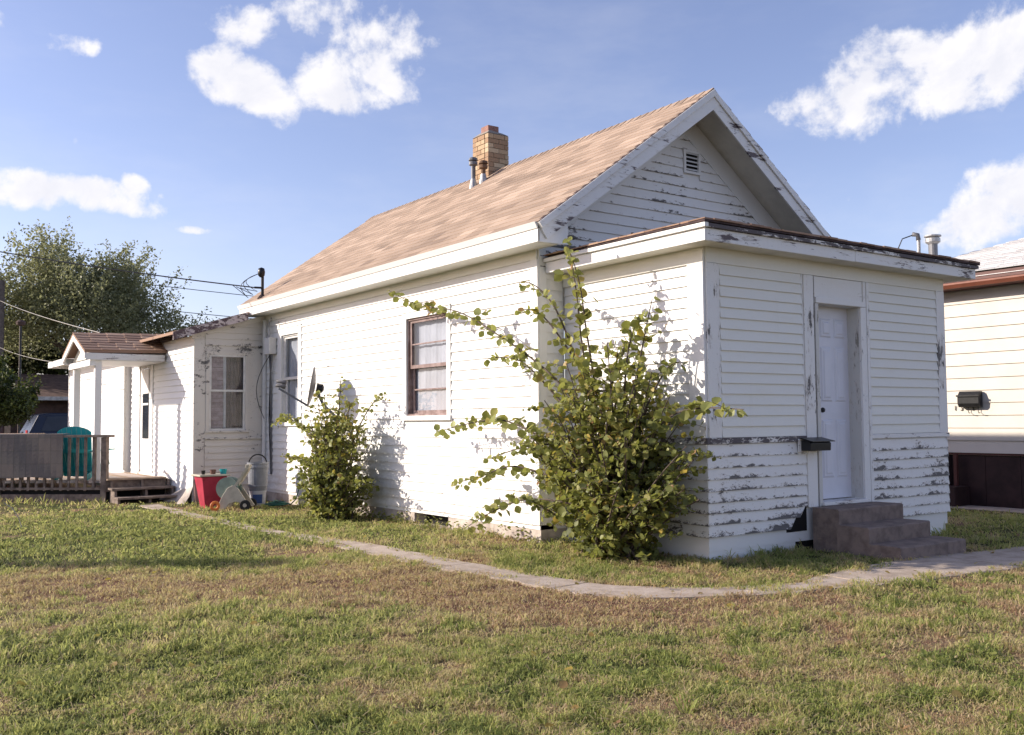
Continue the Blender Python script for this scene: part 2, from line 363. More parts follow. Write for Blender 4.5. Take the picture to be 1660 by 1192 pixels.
# ------------------------------------------------------------------ lawn tone (0 green ... 1 dead)
def seg_dist(x, y, a, b):
    ax, ay = a; bx, by = b; t = np.clip(((x-ax)*(bx-ax)+(y-ay)*(by-ay))/((bx-ax)**2+(by-ay)**2), 0, 1)
    return np.hypot(x-ax-t*(bx-ax), y-ay-t*(by-ay))
def lawn_tone(x, y):
    n = .22*vnoise(x, y, .9, 1)+.36*vnoise(x, y, .30, 2)+.42*vnoise(x, y, .10, 3)
    t = .41 + (n-.5)*1.6
    t += .17*np.clip((x+3.6)/2.5, -1, 1)                       # straw to the right, greener to the left
    d = np.minimum(seg_dist(x, y, (-6.2, 3.0), (-3.2, .9)), seg_dist(x, y, (-3.2, 1.0), (-2.3, -.4)))
    t += .85*np.exp(-(d/.85)**2)                                # the dead strip
    t += .22*np.exp(-(seg_dist(x, y, (-2.3, -.6), (-.2, -2.2))/.5)**2)
    g = np.exp(-(((x+3.3)/1.7)**2+((y-5.4)/2.6)**2)); t -= .55*g   # bright clover patch
    t -= .25*np.exp(-(seg_dist(x, y, (-1.1, 5), (-1.2, .2))/.45)**2)
    t -= .2*np.exp(-(seg_dist(x, y, (-.3, -.3), (1.2, -.6))/.5)**2)
    t -= .3*(x > 3)
    q = vnoise(x, y, .55, 61)*.6+vnoise(x, y, .2, 62)*.4; t = np.where(q > .66, t+.40*np.clip((q-.66)/.08, 0, 1), t); t = np.where(q < .33, t-.25*np.clip((.33-q)/.08, 0, 1), t)
    return np.clip(t, 0, 1)
def build_ground():
    xs = np.concatenate([[-600, -200, -80, -40, -25, -16], np.arange(-12, 13, .14), [15, 20, 30, 60, 200, 700]])
    ys = np.concatenate([[-400, -100, -40, -20, -12], np.arange(-8, 14, .14), [16, 20, 26, 36, 60, 120, 300, 900]])
    X, Y = np.meshgrid(xs, ys, indexing='ij'); Z = gz(X, Y)
    nx, ny = X.shape; vs = np.stack([X, Y, Z], -1).reshape(-1, 3)
    i, j = np.meshgrid(np.arange(nx-1), np.arange(ny-1), indexing='ij')
    q = np.stack([i*ny+j, (i+1)*ny+j, (i+1)*ny+j+1, i*ny+j+1], -1).reshape(-1, 4)
    me = bpy.data.meshes.new('ground'); me.from_pydata(vs.tolist(), [], q.tolist())
    a = me.attributes.new('tone', 'FLOAT', 'POINT'); a.data.foreach_set('value', lawn_tone(X, Y).reshape(-1).astype(np.float32))
    me.polygons.foreach_set('use_smooth', [True]*len(me.polygons))
    me.materials.append(M['ground']); o = bpy.data.objects.new('ground', me); C.objects.link(o); tag(o, kind='structure')
build_ground()
# path: centre line and half widths
PATH = [(-2.3, 10.0, .12), (-2.26, 8.2, .06), (-2.22, 6.2, .05), (-2.12, 4.6, .07), (-2.02, 3.3, .13), (-1.99, 2.2, .16), (-1.97, 1.45, .17), (-1.88, .75, .15), (-1.83, .1, .15),
        (-1.74, -.45, .19), (-1.5, -.85, .19), (-1.15, -1.12, .15), (-.7, -1.33, .13), (-.3, -1.42, .12), (.1, -1.42, .22), (.6, -1.46, .30), (1.2, -1.48, .36), (1.9, -1.45, .42), (3.0, -1.6, .42), (5, -1.7, .45), (9, -1.8, .45)]
def path_dist(x, y):
    best = np.full(np.shape(x), 9.)
    for (ax, ay, aw), (bx, by, bw) in zip(PATH[:-1], PATH[1:]):
        t = np.clip(((x-ax)*(bx-ax)+(y-ay)*(by-ay))/((bx-ax)**2+(by-ay)**2), 0, 1)
        d = np.hypot(x-ax-t*(bx-ax), y-ay-t*(by-ay)) - (aw+t*(bw-aw)); best = np.minimum(best, d)
    return best
def build_path():
    root = empty('path', (-1.9, 0, 0), kind='structure')
    P = []
    for (a, b) in zip(PATH[:-1], PATH[1:]):
        n = max(2, int(math.hypot(b[0]-a[0], b[1]-a[1])/.12))
        P += [tuple(a[k]+(b[k]-a[k])*i/n for k in range(3)) for i in range(n)]
    P.append(PATH[-1]); L, R_ = [], []
    for i, p in enumerate(P):
        q, r = P[max(i-1, 0)], P[min(i+1, len(P)-1)]; d = Vector((r[0]-q[0], r[1]-q[1])).normalized(); nrm = Vector((-d.y, d.x))
        j1 = .05*(random.random()-.5); j2 = .05*(random.random()-.5)
        L.append(Vector(p[:2])+nrm*(p[2]+j1+.05)); R_.append(Vector(p[:2])-nrm*(p[2]+j2+.05))
    i = 0
    while i < len(P)-1:
        k = min(len(P)-1, i+random.choice([8, 9, 10, 11])); mb = MB(); vs = []; top = []
        tz = random.uniform(.012, .02)
        m_ = k-i+1
        for s_, h in ((0, tz), (1, -.05)):
            for idx in range(i, k+1):
                a, b = L[idx], R_[idx]
                if idx == i and i: a = a.lerp(L[i+1], .08); b = b.lerp(R_[i+1], .08)
                for q in (a, b): vs.append((q.x, q.y, float(gz(q.x, q.y))+h))
        fs = []; o = 2*m_
        for t in range(m_-1):
            fs += [(2*t, 2*t+1, 2*t+3, 2*t+2), (2*t, 2*t+2, o+2*t+2, o+2*t), (2*t+1, o+2*t+1, o+2*t+3, 2*t+3)]
        fs += [(0, o, o+1, 1), (2*m_-2, 2*m_-1, o+2*m_-1, o+2*m_-2)]
        mb.add(vs, fs); mb.build('paving_slab', M['path'], root); i = k
build_path()
# ------------------------------------------------------------------ main house
D, E_, XR, YB = 2.10, -.355, 4.23, 9.95       # porch depth, left wall x, right wall x, rear wall y
XM = (E_+XR)/2; SO = .348; XL = E_-SO; XRR = XR+SO; RF, RB = 1.63, 10.31; ZE, ZA = 3.377, 5.27
SL = (ZA-ZE)/(XM-XL)
house = empty('white_house', (2, 5, 0), 'single storey white clapboard house with peeling paint, brown gable roof and enclosed front porch', 'house')
def board(axis, at, out, u0, u1, z0, z1, mat, name='siding_board', parent=None, wob=.0015, clip=None, t0=.004, t1=.024):
    """one lap board; axis 'x' runs along x on a wall at y=at, 'y' along y on a wall at x=at; out = -1/+1 outward"""
    j0, j1 = random.uniform(-wob, wob), random.uniform(-wob, wob); over = .012
    def P(u, d, z): return (u, at+out*d, z) if axis == 'x' else (at+out*d, u, z)
    if clip: (a0, a1, b0, b1) = clip      # ends at bottom and at top
    else: a0 = b0 = u0; a1 = b1 = u1
    vs = [P(a0, -.004, z0+j0), P(a0, t1, z0+j0), P(a1, t1, z0+j1), P(a1, -.004, z0+j1),
          P(b0, -.004, z1+over), P(b0, t0, z1+over), P(b1, t0, z1+over), P(b1, -.004, z1+over)]
    f = [(0, 1, 2, 3), (7, 6, 5, 4), (1, 5, 6, 2), (0, 4, 5, 1), (3, 2, 6, 7)]
    mb = MB(); mb.add(vs, f, [0, 0, 0, 0, 1, 1, 1, 1]); return mb.build(name, mat, parent or house, attr='v')
def cut(u0, u1, z, h, holes):
    segs = [(u0, u1)]
    for (a, b, c, d) in holes:
        if z+h > c+.01 and z < d-.01:
            ns = []
            for s, e in segs:
                if b <= s or a >= e: ns.append((s, e))
                else:
                    if a-s > .02: ns.append((s, a))
                    if e-b > .02: ns.append((b, e))
            segs = ns
    return segs
# backing walls
def wall_box(a, b, mat, name='wall', parent=None): return MB().box(a, b).build(name, mat, parent or house)
TW = .12
# window openings on the left wall: y0,y1,z0,z1
WA = (3.86, 5.05, 1.33, 2.76); WB = (8.38, 9.34, 1.26, 2.90)
def wall_with_holes_y(x0, x1, y0, y1, z0, z1, holes, mat, parent=None):
    """wall along y split round openings"""
    mb = MB(); ys = sorted(set([y0, y1]+[h for q in holes for h in q[:2]])); 
    for a, b in zip(ys[:-1], ys[1:]):
        hz = [q for q in holes if q[0] <= a+1e-6 and q[1] >= b-1e-6]
        if hz:
            q = hz[0]; mb.box((x0, a, z0), (x1, b, q[2])); mb.box((x0, a, q[3]), (x1, b, z1))
        else: mb.box((x0, a, z0), (x1, b, z1))
    return mb.build('wall', mat, parent or house)
wall_with_holes_y(E_, E_+TW, D, YB, .15, 3.25, [(WA[0]+.09, WA[1]-.09, WA[2]+.07, WA[3]-.07), (WB[0]+.12, WB[1]-.12, WB[2]+.07, WB[3]-.09)], M['clean'])
# left wall courses
EXP = .116; z = .20
while z < 3.07:
    h = min(EXP, 3.07-z)
    for s, e in cut(D+.11, YB-.09, z, h, [WA, WB]):
        # long boards are pieced
        cuts = [s]
        if e-s > 3.2: cuts.append(s+(e-s)*random.uniform(.35, .65))
        cuts.append(e)
        for a, b in zip(cuts[:-1], cuts[1:]): board('y', E_, -1, a+.001, b-.001, z, z+h, M['wall'])
    z += h
# corner boards and frieze of the left wall
MB().box((E_-.022, D-.02, .2), (E_+.0, D+.11, 3.08)).build('corner_board', M['clean'], house, bevel=.003)
MB().box((E_-.022, YB-.09, .2), (E_, YB+.02, 3.08)).build('corner_board', M['clean'], house, bevel=.003)
MB().box((E_-.02, D, 3.08), (E_, YB, 3.2)).build('frieze_board', M['cream'], house)
# foundation with the cellar opening
CV = (3.98, 4.81)
f = MB(); f.box((E_+.01, D, -.3), (E_+.2, CV[0], .2)); f.box((E_+.01, CV[1], -.3), (E_+.2, YB, .2)); f.box((E_+.01, CV[0], -.3), (E_+.2, CV[1], .0)).build('foundation', M['fnd'], house)
MB().box((E_+.2, D+.012, -.3), (.015, D+.2, .2)).build('foundation', M['fnd'], house)
MB().box((E_+.19, CV[0]-.1, -.2), (E_+.22, CV[1]+.1, .25)).build('cellar_shade_plate', M['dark'], house)  # black plate behind the opening, its colour stands for the cellar's shade
MB().box((E_+.06, CV[0], .165), (E_+.19, CV[1], .2)).build('hatch_lintel', M['wood'], house)
# front wall of main house beside and above the porch
wall_box((E_+TW, D, .15), (0.0, D+TW, 3.2), M['clean'])
z = .2
while z < 3.2:
    board('x', D, -1, E_+.10, -.03, z, z+EXP, M['cream']); z += EXP
MB().box((E_-.0, D-.022, .2), (E_+.10, D, 3.3)).build('corner_board', M['cream'], house, bevel=.003)
# gable wall
def roof_z(x): return ZE + SL*(x-XL) if x <= XM else ZE + SL*(XRR-x)
GZ = 3.0
g = MB(); g.prism([(E_, GZ), (XR, GZ), (XR, roof_z(XR)-.14), (XM, ZA-.14), (E_, roof_z(E_)-.14)], D+.002, D+TW, 'y').build('gable_wall', M['clean'], house)
z = 3.0; TB = .30      # band boards under the rakes
VX0, VX1, VZ0, VZ1 = XM-.04, XM+.25, 4.36, 4.65
while z < 4.9:
    h = .118
    def ends(zz):
        l = XL + (zz-ZE+.14+TB)/SL if zz > 2.9 else E_
        return max(E_+.02, l), min(XR-.02, XRR+XL-l)
    a0, a1 = ends(z); b0, b1 = ends(z+h)
    if a1-a0 < .05: break
    gm = M['low'] if z < 3.45 else M['gable']
    if z+h > VZ0 and z < VZ1 and a0 < VX0-.02:
        board('x', D, -1, 0, 0, z, z+h, gm, clip=(a0, VX0, min(b0, VX0-.005), VX0)); board('x', D, -1, 0, 0, z, z+h, gm, clip=(VX1, a1, VX1, max(b1, VX1+.005)))
    else:
        board('x', D, -1, 0, 0, z, z+h, gm, clip=(a0, a1, b0, max(b1, b0+.01)))
    z += h
for sgn in (-1, 1):    # band boards that follow the rake on the gable wall
    mb = MB(); x0 = E_ if sgn < 0 else XR
    zt0 = roof_z(x0)-.14; 
    mb.prism([(x0, zt0-TB), (XM, ZA-.14-TB), (XM, ZA-.14), (x0, zt0)], D-.024, D-.001, 'y')
    mb.build('rake_band', M['clean'], house)
# gable vent
gv = MB(); 
for a, b in (((VX0, D-.035, VZ0), (VX0+.035, D, VZ1)), ((VX1-.035, D-.035, VZ0), (VX1, D, VZ1)), ((VX0+.035, D-.035, VZ0), (VX1-.035, D, VZ0+.03)), ((VX0+.035, D-.035, VZ1-.03), (VX1-.035, D, VZ1))): gv.box(a, b)
gvo = gv.build('gable_vent', M['clean'], house)
MB().box((VX0+.03, D-.006, VZ0+.02), (VX1-.03, D-.001, VZ1-.02)).build('vent_shade_plate', M['dark'], gvo)  # dark plate colours in the shade behind the slats
for k in range(5):
    zz = VZ0+.04+k*.05
    MB().hexa([(VX0+.035, D-.033, zz), (VX1-.035, D-.033, zz), (VX1-.035, D-.028, zz), (VX0+.035, D-.028, zz), (VX0+.035, D-.012, zz+.026), (VX1-.035, D-.012, zz+.026), (VX1-.035, D-.007, zz+.026), (VX0+.035, D-.007, zz+.026)]).build('slat', M['clean'], gvo)
# ---- main roof: decks, soffits, fascias, rakes, shingles
TH = .05
def slope_pt(side, s, y, lift=0):     # s = distance up the slope from the eave
    ca = 1/math.hypot(1, SL); sa = SL*ca
    x = XL + s*ca if side < 0 else XRR - s*ca
    nx = -sa if side < 0 else sa
    return Vector((x + nx*lift, y, ZE + s*sa + ca*lift))
SLEN = math.hypot(XM-XL, ZA-ZE)
for side in (-1, 1):
    mb = MB(); P = lambda s, y, l: slope_pt(side, s, y, l)
    mb.hexa([P(0, RF, -.11), P(0, RB, -.11), P(SLEN, RB, -.11), P(SLEN, RF, -.11), P(0, RF, -.006), P(0, RB, -.006), P(SLEN, RB, -.006), P(SLEN, RF, -.006)])
    mb.build('roof_deck', M['soffit'], house)
    # rake boards, front and rear
    for yy, dy, mt in ((RF, -.024, M['trimh']), (RB, .024, M['trimh'])):
        lo = MB(); e = -.02; yy += .003*side
        lo.hexa([P(e, yy, -.20), P(e, yy+dy, -.20), P(SLEN, yy+dy, -.20), P(SLEN, yy, -.20), P(e, yy, -.075), P(e, yy+dy, -.075), P(SLEN, yy+dy, -.075), P(SLEN, yy, -.075)])
        lo.build('rake_board', mt, house, bevel=.002)
        up = MB(); dz = dy*1.9
        up.hexa([P(e, yy, -.073), P(e, yy+dz, -.073), P(SLEN, yy+dz, -.073), P(SLEN, yy, -.073), P(e, yy, .0), P(e, yy+dz, .0), P(SLEN, yy+dz, .0), P(SLEN, yy, .0)])
        up.build('rake_moulding', M['trimh'], house, bevel=.004)
# eave fascia: a lower board and a crown strip
for x, sg in ((XL, -1), (XRR, 1)):
    MB().box((x, RF+.002, 3.17), (x-sg*.024, RB-.002, 3.305)).build('fascia', M['clean'], house, bevel=.003)
    MB().hexa([(x, RF, 3.308), (x+sg*.012, RF, 3.308), (x+sg*.012, RB, 3.308), (x, RB, 3.308), (x, RF, 3.372), (x+sg*.045, RF, 3.372), (x+sg*.045, RB, 3.372), (x, RB, 3.372)]).build('gutter_board', M['clean'], house)
    w0 = E_ if sg < 0 else XR
    MB().box((x-sg*.024, RF+.1, 3.185), (w0, RB-.05, 3.2)).build('soffit', M['cream'], house)
# cornice return that closes the eave box at the gable
for x, sg, w0 in ((XL, -1, E_), (XRR, 1, XR)):
    MB().prism([(x-sg*.0, 3.172), (w0-sg*.05, 3.172), (w0-sg*.05, roof_z(w0-sg*.05)-.16), (x, 3.30)], RF+.002, RF+.02, 'y').build('cornice_return', M['clean'], house)
# shingles
def tab_mesh(wd, ln, tone, mat, th=.007):
    mb = MB(); mb.hexa([(-wd/2, 0, 0), (wd/2, 0, 0), (wd/2, ln, 0), (-wd/2, ln, 0), (-wd/2, 0, th), (wd/2, 0, th), (wd/2, ln, .001), (-wd/2, ln, .001)], tone)
    me = bpy.data.meshes.new('shingle'); me.from_pydata(mb.v, [], mb.f); a = me.attributes.new('tone', 'FLOAT', 'POINT'); a.data.foreach_set('value', np.array(mb.a, np.float32)); me.materials.append(mat); return me
tabs = [tab_mesh(.318, .17, i/9, M['shingle']) for i in range(10)]
EX = .138; rows = int(SLEN/EX)+1
ca = 1/math.hypot(1, SL); sa = SL*ca
allt = []
for r in range(rows):
    off = random.choice([0, .107, .213]); y = RF-.03-off
    while y < RB+.02:
        a = max(y, RF-.03); b = min(y+.32, RB+.03)
        if b-a > .04: allt.append((r, a, b))
        y += .32
tn = lambda r, y: min(1, max(0, .5 + .55*(float(vnoise(np.array(y*1.0), np.array(r*.6), 1.3, 21))-.5) + random.gauss(0, .2)))
full = [t for t in allt if t[2]-t[1] > .31]; full.sort(key=lambda t: t[1]+.25*t[0]); single = set(full[:296])
rest = MB()
for t in allt:
    r, a, b = t; s0 = r*EX-.012
    if s0+.17 > SLEN: 
        ln = SLEN-s0
    else: ln = .17
    v = tn(r, (a+b)/2)
    if t in single and ln > .1:
        o = bpy.data.objects.new('shingle', tabs[min(9, int(v*10))]); C.objects.link(o); o.parent = house
        pt = slope_pt(-1, s0, (a+b)/2, .001)
        # local x -> -y (along eave), local y -> up slope
        X_ = Vector((0, -1, 0)); Y_ = Vector((ca, 0, sa)); Z_ = X_.cross(Y_)
        m = Matrix((X_, Y_, Z_)).transposed().to_4x4(); jit = Matrix.Rotation(random.uniform(-.006, .006), 4, 'Z')
        m.translation = pt - wloc(house); o.matrix_basis = m @ jit
    else:
        q = lambda s, y, l: slope_pt(-1, s, y, l)
        rest.hexa([q(s0, a, .001), q(s0, b-.004, .001), q(s0+ln, b-.004, .0), q(s0+ln, a, .0), q(s0, a, .008), q(s0, b-.004, .008), q(s0+ln, b-.004, .002), q(s0+ln, a, .002)], v)
rest.build('shingle', M['shingle'], house, kind='stuff')
rs = MB()
for r in range(rows):
    y = RF-.03-random.choice([0, .1, .2])
    while y < RB:
        a = max(y, RF-.03-random.uniform(0, .012)); b = min(y+.32, RB+.03); s0 = r*EX-.012; ln = min(.17, SLEN-s0); q = lambda s, yy, l: slope_pt(1, s, yy, l)
        lf = .009+random.uniform(0, .006)
        rs.hexa([q(s0, a, .001), q(s0, b-.004, .001), q(s0+ln, b-.004, 0), q(s0+ln, a, 0), q(s0, a, lf), q(s0, b-.004, lf), q(s0+ln, b-.004, .002), q(s0+ln, a, .002)], random.random()*.5); y += .32
rs.build('shingle', M['shingle'], house, kind='stuff')
cap = MB()
y = RF-.03
while y < RB:
    cap.add([(XM-.12, y, ZA-.075), (XM, y, ZA+.022), (XM+.12, y, ZA-.075), (XM-.12, y+.16, ZA-.083), (XM, y+.16, ZA+.012), (XM+.12, y+.16, ZA-.083)], [(0, 1, 4, 3), (1, 2, 5, 4), (0, 3, 5, 2), (0, 2, 1), (3, 4, 5)], random.random()*.7); y += .14
cap.build('ridge_cap', M['shingle'], house, kind='stuff')
for side in (-1, 1):     # dark drip edge of felt at the front rake
    P = lambda s, y, l: slope_pt(side, s, y, l); fe = MB()
    fe.hexa([P(-.02, RF-.035, .0), P(-.02, RF+.03, .0), P(SLEN, RF+.03, .0), P(SLEN, RF-.035, .0), P(-.02, RF-.035, .006), P(-.02, RF+.03, .006), P(SLEN, RF+.03, .006), P(SLEN, RF-.035, .006)]).build('drip_edge', M['felt'], house)
# chimney
CX0, CX1, CY0, CY1, CZ1 = 1.75, 2.15, 6.13, 6.57, 5.86
ch = MB().box((CX0+.012, CY0+.012, 4.7), (CX1-.012, CY1-.012, CZ1-.01)).build('chimney', M['mortar'], house)
bt = []
def brick_mesh(l, d, h, tone):
    mb = MB().box((-l/2, -d/2, -h/2), (l/2, d/2, h/2), tone); me = bpy.data.meshes.new('brick'); me.from_pydata(mb.v, [], mb.f)
    a = me.attributes.new('tone', 'FLOAT', 'POINT'); a.data.foreach_set('value', np.array(mb.a, np.float32)); me.materials.append(M['brick']); return me
BH = .066; CP = .076
meshes = {}
def put_brick(x0, x1, y0, y1, z):
    k = (round(x1-x0, 3), round(y1-y0, 3), random.randrange(5))
    if k not in meshes: meshes[k] = brick_mesh(k[0], k[1], BH, k[2]/4)
    o = bpy.data.objects.new('brick', meshes[k]); C.objects.link(o); o.parent = ch; o.location = Vector(((x0+x1)/2+random.uniform(-.002, .002), (y0+y1)/2+random.uniform(-.002, .002), z+BH/2)) - wloc(ch)
z = 4.86; row = 0
while z < CZ1-.05:
    o1, o2 = (.0, .1) if row % 2 else (.1, .0)
    dpt = .09
    for yy0, yy1 in ((CY0, CY0+dpt), (CY1-dpt, CY1)):
        xs_ = [CX0] + [CX0+.212-o1+i*.212 for i in range(4) if CX0+.212-o1+i*.212 < CX1-.06] + [CX1]
        for a, b in zip(xs_[:-1], xs_[1:]): put_brick(a+.005, b-.005, yy0, yy1, z)
    for xx0, xx1 in ((CX0, CX0+dpt), (CX1-dpt, CX1)):
        ya, yb_ = CY0+dpt+.01, CY1-dpt-.0
        ys_ = [ya] + [v for v in (ya+.2-o2, ) if v < yb_-.05] + [yb_]
        for a, b in zip(ys_[:-1], ys_[1:]): put_brick(xx0, xx1, a, b-.01, z)
    z += CP; row += 1
MB().hexa([(CX0, CY0, CZ1-.01), (CX1, CY0, CZ1-.01), (CX1, CY1, CZ1-.01), (CX0, CY1, CZ1-.01), (CX0+.08, CY0+.08, CZ1+.06), (CX1-.06, CY0+.08, CZ1+.04), (CX1-.06, CY1-.08, CZ1+.04), (CX0+.08, CY1-.08, CZ1+.06)]).build('chimney_crown', M['mortar'], ch)
fl = MB(); fx0, fx1, fy0, fy1 = CX0+.07, CX0+.27, CY0+.09, CY0+.29
for a, b in (((fx0, fy0, 5.87), (fx1, fy0+.035, 6.00)), ((fx0, fy1-.035, 5.87), (fx1, fy1, 6.00)), ((fx0, fy0+.035, 5.87), (fx0+.035, fy1-.035, 6.00)), ((fx1-.035, fy0+.035, 5.87), (fx1, fy1-.035, 6.00))): fl.box(a, b)
fl.build('flue_liner', simple('clay_flue', (.30, .16, .13), .8, .15, 12), ch)
# roof vent pipes
def roof_pipe(x, y, z0, h, r, hood, mat):
    p = MB().tube([(x, y, z0), (x, y, z0+h)], r, 12).build('vent_pipe', mat, house)
    MB().lathe([(r*1.9, 0), (r*1.4, .1), (r*1.05, .16)], (x, y, z0-.02), 12).build('flashing', M['galv'], p)
    if hood:
        MB().lathe([(r*1.0, -.02), (r*1.9, .0), (r*1.9, .045), (r*1.2, .06), (r*2.1, .07), (r*1.7, .11), (0, .13)], (x, y, z0+h-.02), 12).build('vent_cap', mat, p)
roof_pipe(1.5, 6.17, roof_z(1.5)-.02, .38, .036, True, M['grey'])
roof_pipe(1.58, 6.01, roof_z(1.58)-.02, .25, .036, True, simple('rust_cap', (.17, .10, .06), .8, .2, 10))
# ---- windows
def window(name, x, q, cas, sill, sashmat, casmat, curtain, mids, depth=.09, twotone=None):
    y0, y1, z0, z1 = q
    wn = MB()
    wn.box((x-.028, y0, z0+sill), (x, y0+cas, z1)); wn.box((x-.028, y1-cas, z0+sill), (x, y1, z1)); wn.box((x-.03, y0+cas, z1-cas*.9), (x, y1-cas, z1))
    wn.box((x-.05, y0-.02, z0+.01), (x+.01, y1+.02, z0+sill)); wo = wn.build(name, casmat, house, bevel=.002)
    MB().box((x-.04, y0-.01, z1+.001), (x, y1+.01, z1+.018)).build('head_cap', casmat, wo)
    iy0, iy1, iz0, iz1 = y0+cas, y1-cas, z0+sill, z1-cas*.9
    fr = MB(); j = .025
    fr.box((x+.001, iy0, iz0), (x+depth+.02, iy0+j, iz1)); fr.box((x+.001, iy1-j, iz0), (x+depth+.02, iy1, iz1)); fr.box((x+.001, iy0+j, iz1-j), (x+depth+.02, iy1-j, iz1)); fr.box((x-.02, iy0+j, iz0), (x+depth+.02, iy1-j, iz0+j))
    fr.build('frame', sashmat, wo)
    zm = (iz0+iz1)/2; sw = .045
    for k, (a, b, dx) in enumerate(((iz0+j, zm+.02, .055), (zm-.02, iz1-j, .02))):
        sm = MB(); xx = x+dx; A, B = iy0+j, iy1-j
        sm.box((xx, A, a), (xx+.03, A+sw, b)); sm.box((xx, B-sw, a), (xx+.03, B, b)); sm.box((xx, A+sw, a), (xx+.03, B-sw, a+sw)); sm.box((xx, A+sw, b-.035), (xx+.03, B-sw, b))
        for mz in range(mids):
            zc = a+(b-a)*(mz+1)/(mids+1); sm.box((xx+.005, A+sw, zc-.009), (xx+.025, B-sw, zc+.009))
        so_ = sm.build('sash', sashmat, wo)
        # curtain in soft folds behind the panes, lit through the glass
        MB().box((xx+.013, A+sw-.004, a+sw-.004), (xx+.017, B-sw+.004, b-.035+.004)).build('pane', M['glass'], wo)
    cu = MB(); n = 40; vs = []; 
    for i in range(n+1):
        yy = iy0+.03+(iy1-iy0-.06)*i/n; dx = .098+.003*math.sin(i*1.7)+.005*math.sin(i*.6)
        vs += [(x+dx, yy, iz0), (x+dx, yy, iz1)]
    cu.add(vs, [(2*i, 2*i+2, 2*i+3, 2*i+1) for i in range(n)]); cu.build('curtain', curtain, wo, smooth=True)
    MB().box((x+.22, iy0-.1, iz0-.1), (x+.24, iy1+.1, iz1+.1)).build('room_shade_sheet', M['dark'], wo)  # black sheet stands in for the unlit room
    return wo
window('window', E_, WA, .09, .07, M['sash'], M['clean'], M['curtain'], 1)
window('window', E_, WB, .13, .07, M['sashw'], M['clean'], M['curtain'], 0)
# ------------------------------------------------------------------ enclosed porch (part of the house)
PW = 3.99; PZ0, PZR, PZT = .235, 1.12, 2.80; OP = .27; PF = 3.105
DX0, DX1, DZ0, DZ1, REC = 1.665, 2.375, .48, 2.51, .15
wl = MB(); 
wl.box((.01, .01, .1), (DX0, .11, PZT+.13)); wl.box((DX1, .01, .1), (PW-.01, .11, PZT+.13)); wl.box((DX0, .01, DZ1), (DX1, .11, PZT+.13)); wl.box((DX0, .01, .1), (DX1, .11, DZ0-.03))
wl.box((.01, .11, .1), (.11, D, PZT+.13)); wl.box((PW-.11, .11, .1), (PW-.01, D, PZT+.13)); wl.build('porch_wall', M['clean'], house)
# sunlit side: upper panel boards with frame, lower boards
z = PZR+.035
PE = .1025
while z < 2.74:
    board('y', .01, -1, .205, D-.03, z, min(z+PE, 2.76), M['wall']); z += PE
MB().box((-.02, .0, PZR+.03), (.01, .20, PZT-.01)).build('corner_board', M['clean'], house, bevel=.003)
MB().box((-.016, .0, PZT-.008), (.009, D-.002, PZT+.14)).build('frieze_board', M['cream'], house)
z = PZ0; LE = .105; rows_ = 0
while z < PZR-.06:
    h = min(LE, PZR-.03-z)
    board('y', .0, -1, -.012, D-.01, z, z+h, M['low'], wob=.004, t1=.02)
    for a, b in ((-.013, DX0-.245), (DX1+.14, PW+.013)):
        if a < 0 and z < .43:      # rotted out beside the steps
            cb, ct = {0: (.28, .17), 1: (.13, .02)}.get(rows_, (0, 0)); board('x', .0, -1, a, b, z, z+h, M['low'], wob=.005, t1=.02, clip=(a, b-cb, a, b-ct))
        else: board('x', .0, -1, a, b, z, z+h, M['low'], wob=.005, t1=.02)
    board('y', PW, 1, -.012, D-.01, z, z+h, M['low'], wob=.004, t1=.02)
    z += h; rows_ += 1
MB().box((-.03, -.03, PZR-.028), (0.012, D-.01, PZR+.028)).build('sill_band', M['rail'], house, bevel=.004)
MB().box((.014, -.03, PZR-.028), (DX0-.25, .01, PZR+.028)).build('sill_band', M['rail'], house, bevel=.004)
MB().box((DX1+.14, -.03, PZR-.02), (PW+.03, .01, PZR+.028)).build('sill_band', M['trimh'], house, bevel=.004)
# front upper trim
def fr(name, x0, x1, z0, z1, t, mat, bev=.003): return MB().box((x0, -t, z0), (x1, .008, z1)).build(name, mat, house, bevel=bev)
fr('corner_board', .012, .15, PZR+.03, PZT-.01, .02, M['trim'])
fr('panel_frame', .152, .19, PZR+.03, PZT-.01, .014, M['trim'])
fr('corner_board', PW-.15, PW+.015, PZR+.03, PZT-.01, .022, M['trim'])
MB().box((PW-.009, 0.009, PZR+.03), (PW+.014, .13, PZT-.01)).build('corner_board', M['trim'], house)
fr('panel_frame', DX0-.265, DX0-.245, PZR+.03, PZT-.01, .014, M['trim'])
fr('door_casing', DX0-.243, DX0-.09, .43, PZT-.012, .026, M['trim'])
fr('door_casing', DX0-.055, DX0-.002, .43, DZ1+.0, .018, M['jamb'])
MB().box((DX0-.088, .000, .43), (DX0-.056, .006, PZT-.012)).build('open_joint', simple('gap_grey', (.15, .14, .135), .9, .3, 12), house)
fr('door_head', DX0-.055, DX1+.05, DZ1+.002, DZ1+.06, .03, M['clean'])
fr('head_panel', DX0-.055, DX1+.05, DZ1+.062, PZT-.012, .012, M['trimh'])
fr('door_casing', DX1+.002, DX1+.10, .43, PZT-.012 if False else DZ1, .022, M['trim'])
fr('door_casing', DX1+.052, DX1+.10, DZ1+.002, PZT-.012, .022, M['trim'])
fr('door_casing', DX1+.103, DX1+.15, .43, PZT-.012, .028, M['trim'])
for a, b in ((.192, DX0-.267), (DX1+.152, PW-.152)):
    z = PZR+.032
    while z < PZT-.02:
        board('x', .0, -1, a, b, z, min(z+PE, PZT-.012), M['cream'], t1=.024, t0=.004); z += PE
MB().box((.012, -.02, PZT-.008), (PW+.01, .009, PZT+.14)).build('frieze_board', M['cream'], house)
